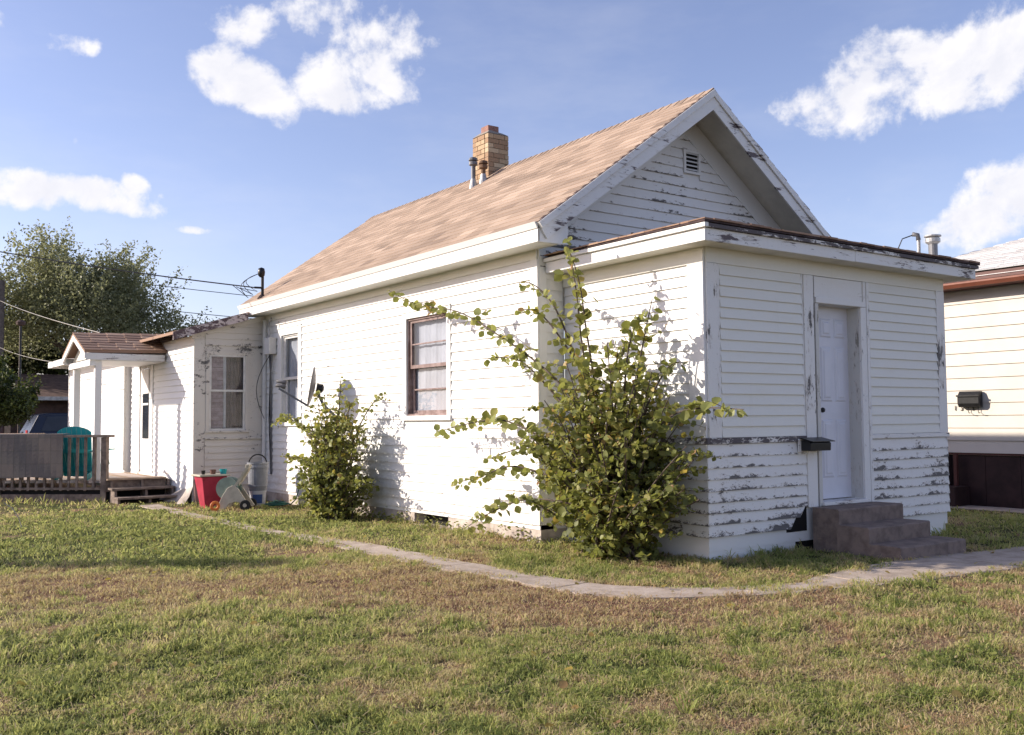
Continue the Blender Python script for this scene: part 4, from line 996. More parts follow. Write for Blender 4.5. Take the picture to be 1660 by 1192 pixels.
for z in (.86, .55): MB().beam(ap(-.29, .10-(z-.4)*.2-.02, z), ap(.29, .10-(z-.4)*.2-.02, z), .02, .07).build('back_brace', M['teal'], ad)
for i in range(6):
    v = .12+i*.085; MB().beam(ap(-.27, v, .62+.0*i+.012*i-.06), ap(.27, v, .62+.012*i-.06), .072, .02).build('seat_slat', M['teal'], ad)
for sg in (-1, 1):
    MB().beam(ap(sg*.28, -.15, .40), ap(sg*.28, .62, .66), .022, .10).build('side_rail', M['teal'], ad)
    MB().beam(ap(sg*.31, .56, .37), ap(sg*.31, .56, .86), .09, .03).build('leg', M['teal'], ad)
    MB().beam(ap(sg*.33, -.12, .86), ap(sg*.33, .64, .88), .12, .02).build('armrest', M['teal'], ad)
# small table behind the mat
tb = empty('deck_table', (-4.1, 12.9, .37), 'low tan wooden table standing behind the mat on the deck', 'table')
for i in range(6):
    a = Vector((-3.75, 12.35))-Nn*.11*i; b_2 = a+Dd*1.15; MB().beam((a.x, a.y, 1.16), (b_2.x, b_2.y, 1.16), .10, .03).build('top_board', M['woodl'], tb)
for s, o in ((.08, .05), (1.05, .05), (.08, .5), (1.05, .5)):
    a = Vector((-3.75, 12.35))+Dd*s-Nn*o; MB().beam((a.x, a.y, .37), (a.x, a.y, 1.145), .06, .06, up=(1, 0, 0)).build('leg', M['wood'], tb)
# ------------------------------------------------------------------ things standing in the corner
pt = empty('red_planter', (-1.66, 8.95, 0), 'tall red tapered planter with a board and small pots on top', 'planter')
def frus(name, c, w0, w1, z0, z1, mat, parent, th=.012):
    cx, cy = c; return MB().hexa([(cx-w0/2, cy-w0/2, z0), (cx+w0/2, cy-w0/2, z0), (cx+w0/2, cy+w0/2, z0), (cx-w0/2, cy+w0/2, z0), (cx-w1/2, cy-w1/2, z1), (cx+w1/2, cy-w1/2, z1), (cx+w1/2, cy+w1/2, z1), (cx-w1/2, cy+w1/2, z1)]).build(name, mat, parent, bevel=.01)
frus('tub', (-1.64, 8.95), .24, .40, .0, .50, M['red'], pt)
MB().box((-1.88, 8.72, .502), (-1.40, 9.18, .53)).build('rim', M['beige'], pt, bevel=.006)
def pot(name, x, y, z, r, h, mat, label, cat):
    o = MB().lathe([(0, 0), (r*.75, 0), (r, h), (r*.88, h), (r*.7, h*.25), (0, h*.25)], (x, y, z), 14).build(name, mat, smooth=False); return tag(o, label, cat)
pot('bowl', -1.47, 8.86, .531, .06, .075, M['teal'], 'small turquoise cup on top of the red planter', 'cup')
pot('flower_pot', -1.62, 8.9, .531, .05, .07, simple('clay', (.16, .08, .06), .8), 'small dark clay pot in the middle of the red planter top', 'pot')
pot('jar', -1.78, 8.88, .531, .032, .06, M['black'], 'little black jar at the left edge of the red planter top', 'jar')
# hose reel cart
hr = empty('hose_reel', (-1.45, 8.45, 0), 'beige plastic hose reel cart with green drum and upright handle', 'hose reel')
Xr = Vector((.8, -.6, 0)); Yr = Vector((.6, .8, 0)); c0 = Vector((-1.47, 8.42, 0))
def rp_(u, v, z): return c0 + Xr*u + Yr*v + Vector((0, 0, z))
for v in (-.13, .13):
    prof = [(-.22, 0), (-.19, .05), (-.12, .22), (-.04, .34), (.04, .38), (.12, .33), (.22, .18), (.30, .06), (.27, .03), (.18, .11), (.08, .13), (-.02, .10), (-.08, .0)]
    n = len(prof); vs = [rp_(u, v-.02, z) for u, z in prof]+[rp_(u, v+.02, z) for u, z in prof]
    MB().add(vs, [tuple(range(n))[::-1], tuple(range(n, 2*n))]+[(i, (i+1) % n, n+(i+1) % n, n+i) for i in range(n)]).build('side_frame', M['beige'], hr, bevel=.006)
dr = MB().lathe([(.0, -.105), (.17, -.105), (.17, -.09), (.07, -.085), (.07, .085), (.17, .09), (.17, .105), (0, .105)], rp_(-.06, 0, .33), 24, axis=tuple(Yr)).build('drum', M['reelgreen'], hr)
hp = []
for i in range(200):
    t = i/200; a = t*2*math.pi*7; hp.append(rp_(-.06+.125*math.cos(a), -.075+.15*t, .33+.125*math.sin(a)))
MB().tube(hp, .011, 5).build('wound_hose', M['hosegreen'], hr, smooth=True)
for v in (-.11, .11): MB().beam(rp_(.02, v, .30), rp_(.26, v*.5, .68), .03, .035).build('handle_bar', M['beige'], hr)
MB().beam(rp_(.235, -.07, .66), rp_(.235, .07, .66), .05, .06).build('grip', M['beige'], hr, bevel=.008)
MB().hexa([rp_(.10, -.05, .42), rp_(.10, .05, .42), rp_(.14, .05, .42), rp_(.14, -.05, .42), rp_(.22, -.05, .62), rp_(.22, .05, .62), rp_(.26, .05, .62), rp_(.26, -.05, .62)]).build('handle_web', M['beige'], hr)
for v in (-.17, .17):
    wh = MB().lathe([(0, -.02), (.075, -.02), (.082, -.01), (.082, .01), (.075, .02), (0, .02)], rp_(.24, v, .08), 18, axis=tuple(Yr)).build('wheel', M['rubber'], hr); MB().lathe([(0, -.024), (.03, -.024), (.03, .024), (0, .024)], rp_(.24, v, .08), 12, axis=tuple(Yr)).build('hub', M['beige'], wh)
# orange ring
og = MB(); R0, r0 = .055, .022; vs = []
for i in range(20):
    a = 2*math.pi*i/20
    for j in range(8):
        b = 2*math.pi*j/8; rr = R0+r0*math.cos(b); vs.append((-1.80+rr*math.cos(a), 8.26-.5*r0*math.sin(b)-.0, .085+rr*math.sin(a)+.0))
og.add(vs, [(i*8+j, ((i+1) % 20)*8+j, ((i+1) % 20)*8+(j+1) % 8, i*8+(j+1) % 8) for i in range(20) for j in range(8)])
tag(og.build('sprinkler_ring', M['orange'], smooth=True), 'orange plastic sprinkler ring in the grass in front of the red planter', 'sprinkler')
# stacked buckets
b1 = empty('bucket', (-.92, 8.82, 0), 'pale grey bucket with a blue label, lowest of the two stacked by the wall', 'bucket')
MB().lathe([(0, 0), (.115, 0), (.13, .22), (.138, .22), (.138, .245), (.12, .245), (.11, .02), (0, .02)], (-.92, 8.82, 0), 24).build('pail', M['bucketw'], b1, smooth=False)
lb = MB(); vs = []
for i in range(9):
    a = math.radians(-150+i*9); vs += [(-.92+.123*math.cos(a), 8.82+.123*math.sin(a), .05), (-.92+.131*math.cos(a), 8.82+.131*math.sin(a), .19)]
lb.add(vs, [(2*i, 2*i+2, 2*i+3, 2*i+1) for i in range(8)]).build('label_patch', M['blue'], b1)
b2 = empty('bucket', (-.92, 8.82, .246), 'tall grey bucket with a dark arched handle stacked on the paler bucket', 'bucket')
MB().lathe([(0, 0), (.14, 0), (.148, .07), (.156, .07), (.15, .09), (.16, .36), (.172, .36), (.172, .385), (.165, .42), (.175, .42), (.175, .45), (.15, .45), (.14, .03), (0, .03)], (-.92, 8.82, .247), 28).build('pail', M['bucket'], b2)
MB().tube([(-.92+.17*math.cos(t)*.9, 8.80+.03, .66+.16*math.sin(t)) for t in np.linspace(-.1, math.pi+.1, 16)], .011, 8).build('handle', M['rubber'], b2, smooth=True)
# green garden hose lying by the wall
hp = []
for i in range(150):
    t = i/150; a = t*2*math.pi*3.2; r = .15+.04*math.sin(a*.7); hp.append((-.72+r*1.05*math.cos(a)*.8, 8.55+r*1.5*math.sin(a), .02+.022*t*2))
hp += [(-.62, 8.2, .05), (-.5, 8.28, .12), (-.42, 8.34, .3), (-.40, 8.36, .52), (-.385, 8.38, .56)]
tag(MB().tube(hp, .011, 6).build('garden_hose', M['hosegreen'], smooth=True), 'green garden hose coiled by the buckets and rising to the wall', 'hose')
# ------------------------------------------------------------------ neighbour's house on the right
nh = empty('neighbour_house', (12, 0, -.25), 'cream lap-sided neighbouring house with rust gutter, dark skirting and pale grey roof', 'house')
NX = 10.0
MB().box((NX+.01, -4.0, .65), (NX+6, 5.4, 3.62)).build('wall', M['nb'], nh)
z = .69
while z < 3.58:
    zz = min(z+.222, 3.6)
    board('y', NX, -1, -4.0, 3.52, z, zz, M['nb'], parent=nh, wob=0, t1=.026, t0=.004); board('y', NX, -1, 3.60, 5.4, z, zz, M['nb'], parent=nh, wob=0, t1=.026, t0=.004); z += .222
MB().box((NX-.045, 3.53, -.3), (NX-.0, 3.59, 2.35)).build('downpipe', M['pipe'], nh)
y = -4.0; k = 0
while y < 5.3:
    MB().box((NX+.02, y+.004, -.45), (NX+.05, min(y+.62, 5.4)-.004, .66)).build('skirt_panel', M['nbskirt'], nh); y += .62
MB().box((NX+.052, -4, -.45), (NX+.2, 5.4, .64)).build('foundation', M['dark'], nh)
MB().box((NX-.01, -4, .655), (NX+.0, 5.4, .69)).build('skirt_cap', M['gutterd'], nh)
for yy in (3.30, 3.52): MB().box((NX-.12, yy-.03, -.4), (NX-.06, yy+.03, .66)).build('skirt_post', M['gutterd'], nh)
MB().box((NX-.5, 3.1, -.4), (NX-.02, 3.75, .1)).build('side_step', M['nbskirt'], nh)
MB().box((NX-.32, -4.3, 3.60), (NX+.01, 5.7, 3.62)).build('soffit', M['gutterd'], nh)
MB().box((NX-.33, -4.3, 3.60), (NX-.30, 5.7, 3.83)).build('fascia', M['gutterd'], nh)
gu = MB().prism([(NX-.33, 3.60), (NX-.40, 3.60), (NX-.45, 3.66), (NX-.45, 3.69), (NX-.335, 3.69)], -4.3, 5.7, 'y').build('gutter', M['gutter'], nh)
MB().box((NX-.36, -4.3, 3.71), (NX-.331, 5.7, 3.83)).build('roof_edge_board', M['gutterd'], nh)
MB().box((NX-.375, -4.3, 3.765), (NX-.361, 5.7, 3.775)).build('drip_strip', M['pipe'], nh)
ex, yb2, sl = NX-.38, 5.5, .36; zr = 3.85
rf_ = MB(); rw = 3.4
rf_.add([(ex, -4.4, zr), (ex, yb2, zr), (ex+rw, yb2-rw, zr+sl*rw), (ex+rw, -4.4+rw, zr+sl*rw), (ex+2*rw, yb2, zr), (ex+2*rw, -4.4, zr)], [(0, 3, 2, 1), (1, 2, 4), (4, 2, 3, 5), (0, 5, 3)]); rf_.build('roof', M['shingleg'], nh)
sg_ = MB(); r = 0
while r*.16 < rw-.05:
    a0 = r*.16; ylo = -4.4+a0; yhi = yb2-a0; y = ylo-random.random()*.3
    while y < yhi:
        a_, b_ = max(y, ylo), min(y+.33, yhi)
        if b_-a_ > .03: sg_.hexa([(ex+a0-.02, a_, zr+sl*a0+.002), (ex+a0-.02, b_-.006, zr+sl*a0+.002), (ex+a0+.17, b_-.006, zr+sl*(a0+.17)+.002), (ex+a0+.17, a_, zr+sl*(a0+.17)+.002), (ex+a0-.02, a_, zr+sl*a0+.016), (ex+a0-.02, b_-.006, zr+sl*a0+.016), (ex+a0+.17, b_-.006, zr+sl*(a0+.17)+.006), (ex+a0+.17, a_, zr+sl*(a0+.17)+.006)], random.random())
        y += .33
    r += 1
sg_.build('shingle', M['shingleg'], nh, kind='stuff')
fx, fy = 10.95, 4.22
fp = MB().tube([(fx, fy, 4.0), (fx, fy, 4.78)], .085, 14).build('flue_pipe', M['grey'], nh)
MB().lathe([(.09, -.06), (.14, -.02), (.14, .05), (.10, .06), (.16, .09), (.155, .11), (0, .14)], (fx, fy, 4.76), 16).build('flue_cap', M['galv'], fp)
mfx, mfy = 10.95, 4.52
mf = MB().tube([(mfx, mfy, 4.0), (mfx, mfy, 4.84)], .035, 10).build('service_mast', M['galv'], nh)
MB().tube([(mfx, mfy, 4.83), (mfx-.01, mfy+.01, 4.93), (mfx-.08, mfy+.08, 4.95)], .045, 10).build('weatherhead', M['grey'], mf, smooth=True)
MB().tube([(mfx-.08, mfy+.08, 4.93), (mfx-.24, mfy+.2, 4.86), (mfx-.32, mfy+.28, 4.6), (mfx-.36, mfy+.3, 4.45)], .012, 6).build('drip_loop', M['wire'], mf)
MB().tube([(mfx-.25, mfy+.2, 4.55), (mfx-.7, mfy+.6, 4.42)], .012, 6).build('drip_loop', M['wire'], mf)
MB().tube([(mfx, mfy, 4.55), (mfx-.12, mfy+.1, 4.54)], .03, 8).build('insulator', M['grey'], mf)
# neighbour's mailbox
nm = empty('mailbox', (NX-.1, 3.0, 1.66), 'black horizontal mailbox with hooks on the cream neighbouring wall', 'mailbox')
ya, yb_ = 2.80, 3.19
MB().prism([(NX-.03, 1.52), (NX-.14, 1.52), (NX-.17, 1.58), (NX-.17, 1.70), (NX-.11, 1.80), (NX-.03, 1.80)], ya, yb_, 'y').build('box', M['black'], nm) if False else None
MB().add([(NX-.03, ya, 1.50), (NX-.13, ya, 1.50), (NX-.17, ya, 1.56), (NX-.17, ya, 1.70), (NX-.10, ya, 1.78), (NX-.03, ya, 1.78), (NX-.03, yb_, 1.50), (NX-.13, yb_, 1.50), (NX-.17, yb_, 1.56), (NX-.17, yb_, 1.70), (NX-.10, yb_, 1.78), (NX-.03, yb_, 1.78)],
         [(0, 1, 2, 3, 4, 5), (11, 10, 9, 8, 7, 6)]+[(i, 6+i, 6+(i+1) % 6, (i+1) % 6) for i in range(6)]).build('box', M['black'], nm, bevel=.006)
MB().beam((NX-.185, ya-.01, 1.70), (NX-.185, yb_+.01, 1.70), .02, .03).build('lid_lip', M['black'], nm)
for yy in (2.87, 3.05): MB().tube([(NX-.06, yy, 1.50), (NX-.06, yy, 1.42), (NX-.09, yy-.03, 1.39), (NX-.12, yy-.06, 1.40)], .006, 6).build('hook', M['black'], nm)
# house number below the neighbour's mailbox: each figure a flat metal numeral
def numeral(pts, y0, z0, h, lab):
    tag(MB().tube([(NX-.032, y0-a*h*.5, z0+b*h) for a, b in pts], .0075, 6).build('house_numeral', M['black']), lab, 'number')
numeral([(.5, 0), (.5, 1)], 3.33, 1.445, .085, 'black metal numeral 1, furthest from the mailbox hooks on the cream wall')
numeral([(0, .9), (.4, 1), (.8, .85), (.7, .6), (.35, .5), (.75, .4), (.85, .15), (.4, 0), (0, .1)], 3.21, 1.445, .085, 'black metal numeral 3 directly beside the numeral 1 on the cream wall')
numeral([(0, .9), (.4, 1), (.8, .85), (.7, .6), (.35, .5), (.75, .4), (.85, .15), (.4, 0), (0, .1)], 3.00, 1.445, .085, 'black metal numeral 3 between the two hooks of the black mailbox')
# concrete strip along neighbour's wall
tag(MB().box((9.3, -4, -.3), (9.95, 5.4, -.235)).build('pavement', M['path']), kind='structure')
# ------------------------------------------------------------------ garage, cars, poles and wires behind
gr = empty('garage', (1.5, 34, 0), 'low brown garage with a shallow shingled roof behind the parked cars', 'garage')
MB().box((-1.2, 34, 0), (5.5, 40, 2.35)).build('wall', M['garage'], gr)
MB().box((-1.0, 33.97, .0), (-.8, 33.995, 2.3)).build('door_post', M['orange'] if False else M['woodl'], gr)
MB().box((-.4, 33.95, .05), (3.2, 33.99, 2.1)).build('garage_door', M['garage'], gr)
MB().hexa([(-1.7, 33.4, 2.28), (6, 33.4, 2.28), (6, 37, 3.3), (-1.7, 37, 3.3), (-1.7, 33.4, 2.36), (6, 33.4, 2.36), (6, 37, 3.38), (-1.7, 37, 3.38)]).build('roof', M['groof'], gr)
MB().box((-1.7, 33.37, 2.24), (6, 33.398, 2.38)).build('fascia', M['galv'], gr)
def car(name, x, y, L, H, mat, label, wagon, tail=False):
    r = empty(name, (x, y, 0), label, 'car'); hw = .92
    if wagon: prof = [(0, .45), (0, .95), (.05, 1.05), (.35, H-.06), (.7, H), (L-1.9, H), (L-1.25, 1.08), (L-.15, .98), (L, .8), (L, .42)]
    else: prof = [(0, .42), (0, .8), (.1, .95), (.45, 1.0), (1.0, H), (L-2.0, H), (L-1.3, .98), (L-.15, .86), (L, .7), (L, .4)]
    n = len(prof); vs = []
    for sy in (0, 1):
        for a, z in prof:
            ins = .14 if z > 1.1 else 0
            vs.append((x+a, y+(ins if sy == 0 else 2*hw-ins), z))
    MB().add(vs, [tuple(range(n)), tuple(range(n, 2*n))[::-1]]+[(i, n+i, n+(i+1) % n, (i+1) % n) for i in range(n)]).build('body', mat, r, bevel=.03)
    if wagon: wins = [[(.42, 1.12), (.62, H-.12), (1.5, H-.1), (1.5, 1.12)], [(1.6, 1.12), (1.6, H-.1), (2.5, H-.1), (2.5, 1.1)], [(2.6, 1.1), (2.6, H-.1), (L-1.95, H-.12), (L-1.45, 1.1)]]
    else: wins = [[(.75, 1.0), (1.05, H-.08), (1.6, H-.07), (1.6, 1.0)], [(1.7, 1.0), (1.7, H-.07), (L-2.1, H-.08), (L-1.6, 1.0)]]
    for wn in wins:
        k = len(wn); f = lambda z: .14*(z-1.0)/(H-1.0)+.01
        MB().add([(x+a, y-.015+f(z), z) for a, z in wn]+[(x+a, y+.02+f(z), z) for a, z in wn], [tuple(range(k))[::-1], tuple(range(k, 2*k))]+[(i, (i+1) % k, k+(i+1) % k, k+i) for i in range(k)]).build('side_window', M['carglass'], r)
    for a in (.85, L-.9):
        for yy in (y+.02, y+2*hw-.2):
            wh = MB().lathe([(0, 0), (.30, 0), (.33, .03), (.33, .17), (.30, .2), (0, .2)], (x+a, yy-.02, .33), 20, axis=(0, 1, 0)).build('wheel', M['rubber'], r); MB().lathe([(0, -.012), (.18, -.012), (.18, 0)], (x+a, yy-.022, .33), 16, axis=(0, 1, 0)).build('rim', M['galv'], wh)
    MB().box((x-.02, y+.02, .82), (x+.02, y+.22, 1.15 if wagon else .95)).build('tail_lamp', M['tail'], r); MB().box((x-.02, y+2*hw-.22, .82), (x+.02, y+2*hw-.02, 1.15 if wagon else .95)).build('tail_lamp', M['tail'], r)
car('parked_suv', -1.0, 29.2, 4.8, 1.72, M['suv'], 'dark blue estate car with red tail lamps parked before the brown garage', True)
car('parked_car', -.75, 24.5, 4.3, 1.36, M['carw'], 'white saloon car parked in front of the dark blue car', False)
pl = MB().tube([(-1.64, 31, 0), (-1.63, 31, 6.3)], [.16, .13], 12).build('utility_pole', M['polewood']); tag(pl, 'brown wooden utility pole at the left edge rising beside the leafy tree', 'utility pole')
bp_ = Vector((-15.2, 11.8, 0))
tall = empty('utility_pole', bp_, 'tall wooden utility pole with crossarm standing left of the yard', 'utility pole')
MB().tube([bp_, bp_+Vector((0, 0, 6.4))], [.27, .23], 12).build('pole', M['polewood'], tall); MB().beam(bp_+Vector((-.5, .5, 6)), bp_+Vector((.5, -.5, 6)), .1, .12).build('crossarm', M['polewood'], tall)
lp = empty('yard_lamp', (-1.37, 26, 0), 'thin dark yard lamp post with a round top beside the dark bush', 'lamp post')
MB().tube([(-1.75, 26, 0), (-1.75, 26, 4.35)], .035, 8).build('post', M['black'], lp); MB().lathe([(.03, 0), (.12, .03), (.14, .12), (.08, .17), (0, .18)], (-1.75, 26, 4.3), 12).build('lamp_head', M['garage'], lp)
def wire(name, a, b, sag, r, mat, label): tag(MB().tube(catenary(a, b, sag), r, 5).build(name, mat), label, 'wire')
wire('overhead_wire', (mx-.13, my+.03, 3.62), (-9.5, 17.5, 6.0), .2, .011, M['wire'], 'black service wire from the roof mast across the large tree')
wire('overhead_wire', (px0+.45, 12.42, 2.99), (-1.64, 31, 5.6), .06, .009, M['wirep'], 'pale cable sloping from the utility pole to the back porch roof')
wire('overhead_wire', (px0+.1, 13.2, 2.45), (-1.64, 31, 4.0), .08, .007, M['wirep'], 'thin pale cable low behind the back porch gable')
wire('overhead_wire', (-14, 46, 10.5), (30, 40, 7.6), .9, .018, M['wire'], 'upper thin black wire passing behind the large tree')
wire('overhead_wire', (-14, 46, 9.2), (30, 40, 6.5), .9, .018, M['wire'], 'lower thin black wire passing behind the large tree')
wire('overhead_wire', (mfx-.12, mfy+.1, 4.54), (26, 1, 5.6), .5, .014, M['wire'], 'thin wire running right from the mast on the neighbouring roof')
tag(MB().tube([(-4.52, 7.6, 0), (-4.56, 7.62, .14), (-4.63, 7.66, .26), (-4.72, 7.72, .33)], .006, 6).build('garden_stake', M['wirep']), 'thin pale bent garden stake in the grass before the deck', 'stake')
# ------------------------------------------------------------------ foliage
def leaf_arrays(pts, nrm, size, tone, shape='round', r=rng):
    """one bent leaf per point; returns verts, faces, tone"""
    n = len(pts); pts = np.asarray(pts, float); nrm = np.asarray(nrm, float); nrm /= np.linalg.norm(nrm, axis=1, keepdims=True)+1e-9
    ref = r.normal(size=(n, 3)); u = np.cross(nrm, ref); u /= np.linalg.norm(u, axis=1, keepdims=True)+1e-9; v = np.cross(nrm, u)
    if shape == 'round': out = [(0, 0, 0), (.30, .18, .03), (.50, .55, .07), (.34, .86, .05), (0, 1.12, -.06), (-.34, .86, .05), (-.50, .55, .07), (-.30, .18, .03), (0, .55, -.05)]; F = [(0, 1, 8), (1, 2, 8), (2, 3, 8), (3, 4, 8), (4, 5, 8), (5, 6, 8), (6, 7, 8), (7, 0, 8)]
    else: out = [(0, 0, 0), (.28, .5, .06), (0, 1, -.04), (-.28, .5, .06)]; F = [(0, 1, 2), (0, 2, 3)]
    out = np.array(out); s = np.asarray(size).reshape(-1, 1, 1)
    V = pts[:, None, :] + s*(u[:, None, :]*out[None, :, 0:1] + v[:, None, :]*out[None, :, 1:2] + nrm[:, None, :]*out[None, :, 2:3])
    k = len(out); Fa = (np.array(F)[None] + (np.arange(n)*k)[:, None, None]).reshape(-1, 3)
    return V.reshape(-1, 3), Fa, np.repeat(np.asarray(tone), k)
def tri_mesh(name, V, F, T, mat, parent=None, kind=None, origin=(0, 0, 0), smooth=False):
    me = bpy.data.meshes.new(name); nv, nf = len(V), len(F)
    me.vertices.add(nv); me.vertices.foreach_set('co', (V-np.array(origin)).astype(np.float32).reshape(-1))
    me.loops.add(nf*3); me.loops.foreach_set('vertex_index', F.astype(np.int32).reshape(-1)); me.polygons.add(nf)
    me.polygons.foreach_set('loop_start', np.arange(0, nf*3, 3, dtype=np.int32)); me.polygons.foreach_set('loop_total', np.full(nf, 3, np.int32))
    a = me.attributes.new('tone', 'FLOAT', 'POINT'); a.data.foreach_set('value', T.astype(np.float32)); me.materials.append(mat)
    if smooth: me.polygons.foreach_set('use_smooth', [True]*nf)
    me.update(calc_edges=True); me.validate()
    o = bpy.data.objects.new(name, me); C.objects.link(o)
    if parent: o.parent = parent; o.location = Vector(origin)-wloc(parent)
    else: o.location = origin
    return tag(o, kind=kind)
def bez(a, b, c, n): 
    a, b, c = map(Vector, (a, b, c)); return [a*(1-t)**2+b*2*t*(1-t)+c*t*t for t in np.linspace(0, 1, n)]
LEAF1 = [None]*8
def leaf_singles():
    for i in range(8):
        V, F, T = leaf_arrays([(0, 0, 0)], [(0, 0, 1)], [1.0], [.22+.075*i], r=np.random.default_rng(2))
        me = bpy.data.meshes.new('leaf'); me.from_pydata(V.tolist(), [], F.tolist()); a = me.attributes.new('tone', 'FLOAT', 'POINT'); a.data.foreach_set('value', T.astype(np.float32)); me.materials.append(M['leaf']); LEAF1[i] = me
leaf_singles()
WALLX = lambda y: E_ if y > D else 0.0
def shrub(label, base, stems, mass, nleaf_limit, lsize, nsingle, seed):
    r = random.Random(seed); rg = np.random.default_rng(seed)
    root = empty('shrub', base, label, 'shrub')
    wood = MB(); cand = []        # (pos, normal, size, tone, prominence)
    def keep(p, m=.03): return p.x < WALLX(p.y)-m if p.y > -.05 else p.x < 9
    def twig(a, d, L, size, prom, tshift):
        e = a+d*L+Vector((0, 0, -.12*L)); pts = bez(a, a+d*L*.55+Vector((0, 0, .06*L)), e, 5)
        pts = [p if keep(p, .05) else Vector((WALLX(p.y)-.05, p.y, p.z)) for p in pts]
        wood.tube(pts, [.004, .0035, .003, .0025, .002], 4, cap=False)
        n = max(4, int(L/(size*.5)))
        for i in range(n):
            t = (i+.7)/n; q = pts[min(4, int(t*4))].lerp(pts[min(4, int(t*4)+1)], (t*4) % 1)
            sd_ = d.cross(Vector((0, 0, 1))); sd_ = sd_.normalized() if sd_.length > .01 else Vector((1, 0, 0))
            q = q+sd_*(size*.25)*(1 if i % 2 else -1)
            if keep(q): cand.append((q, Vector((r.gauss(0, .55), r.gauss(0, .55), r.gauss(.55, .4))), size*r.choice((.55, .75, .95, 1.2, 1.35))*r.uniform(.85, 1.15), min(1, max(0, r.gauss((.45 if lsize > .05 else .56)+tshift, .24))), prom))
    # mass of stems
    (cx, cy), (rx, ry), ztop, nst = mass
    for i in range(nst):
        a = r.uniform(0, 2*math.pi); q = math.sqrt(r.random()); tx, ty = cx+rx*q*math.cos(a), cy+ry*q*math.sin(a)
        tz = ztop*(1-.55*q*q)*r.uniform(.42, 1.05); tip = Vector((tx, ty, tz)); tip.x = min(tip.x, WALLX(ty)-.06)
        b0_ = Vector((base[0]+r.gauss(0, .09), base[1]+r.gauss(0, .13), 0)); mid = b0_.lerp(tip, .45); mid.z = tz*.62
        n = max(7, int(tz/.14)); pts = bez(b0_, mid, tip, n); rr = [.012*(1-.8*k/(n-1))+.002 for k in range(n)]
        pts = [p if keep(p, .05) else Vector((WALLX(p.y)-.05, p.y, p.z)) for p in pts]
        wood.tube(pts, rr, 5, cap=False)
        for k in range(1, n):
            for _ in range(2 if pts[k].z > .12 else 1):
                an = r.uniform(0, 2*math.pi); d = Vector((math.cos(an), math.sin(an)*1.2, r.uniform(-.1, .55))).normalized()
                twig(pts[k].lerp(pts[k-1], r.random()), d, r.uniform(.12, .34), lsize, 0, -.08 if pts[k].z < ztop*.5 else .02)
    # named branches that stand out of the mass
    for pts_, size, ts in stems:
        P = [Vector(p) for p in pts_]; twp = .30 if ts > .15 else .16; dense = []
        for k in range(len(P)-1):
            p0 = P[max(k-1, 0)]; p1, p2 = P[k], P[k+1]; p3 = P[min(k+2, len(P)-1)]
            for t in np.linspace(0, 1, 6)[:-1]:
                dense.append(.5*((2*p1)+(p2-p0)*t+(2*p0-5*p1+4*p2-p3)*t*t+(3*p1-p0-3*p2+p3)*t**3))
        dense.append(P[-1]); n = len(dense)
        wood.tube(dense, [.010*(1-.8*k/(n-1))+.002 for k in range(n)], 5, cap=False)
        L = sum((dense[k+1]-dense[k]).length for k in range(n-1)); m_ = int(L/(size*.42))
        for i in range(int(m_*.05), m_+1):
            t = i/m_*(n-1); k = min(n-2, int(t)); q = dense[k].lerp(dense[k+1], t-k); d = (dense[k+1]-dense[k]).normalized()
            sd_ = d.cross(Vector((0, 0, 1))); sd_ = sd_.normalized() if sd_.length > .2 else Vector((r.gauss(0, 1), r.gauss(0, 1), 0)).normalized()
            sgn = 1 if i % 2 else -1; off = sd_*size*.35*sgn+Vector((0, 0, -size*r.uniform(0, .5))); q2 = q+off
            if keep(q2): cand.append((q2, Vector((r.gauss(-.2, .5), r.gauss(-.3, .5), r.gauss(.5, .3))), size*r.uniform(.75, 1.15)*(1-.3*i/m_), min(1, max(0, r.gauss(.5+ts, .16))), 1))
            if r.random() < twp and i < m_*.85:
                an = r.uniform(0, 6.28); twig(q, Vector((math.cos(an), math.sin(an), r.uniform(0, .6))).normalized(), r.uniform(.1, .26), size*.8, .6, ts)
    wood.build('stem', M['bark'], root, kind='stuff')
    cam = Vector((-6.7, -6.3, 1.3)); mid = Vector((cx, cy, ztop/2))
    cand.sort(key=lambda c: -(c[4]*3 + c[2]*12 + r.random()*.8 - .6*((c[0]-cam).length-(mid-cam).length)))
    for (q, nn, s, t, pr_) in cand[:nsingle]:
        o = bpy.data.objects.new('leaf', LEAF1[min(7, max(0, int((t-.18)/.075)))]); C.objects.link(o); o.parent = root; o.location = q-wloc(root); o.scale = (s, s, s)
        o.rotation_euler = (nn.normalized().to_track_quat('Z', 'Y') @ Matrix.Rotation(r.uniform(0, 6.28), 3, 'Z').to_quaternion()).to_euler()
    rest_ = cand[nsingle:]
    V, F, T = leaf_arrays([tuple(c[0]) for c in rest_], [tuple(c[1]) for c in rest_], [c[2] for c in rest_], [c[3] for c in rest_], r=rg)
    tri_mesh('foliage', V, F, T, M['leaf'], root, 'stuff', origin=base)
    return len(cand)
xw = -.62
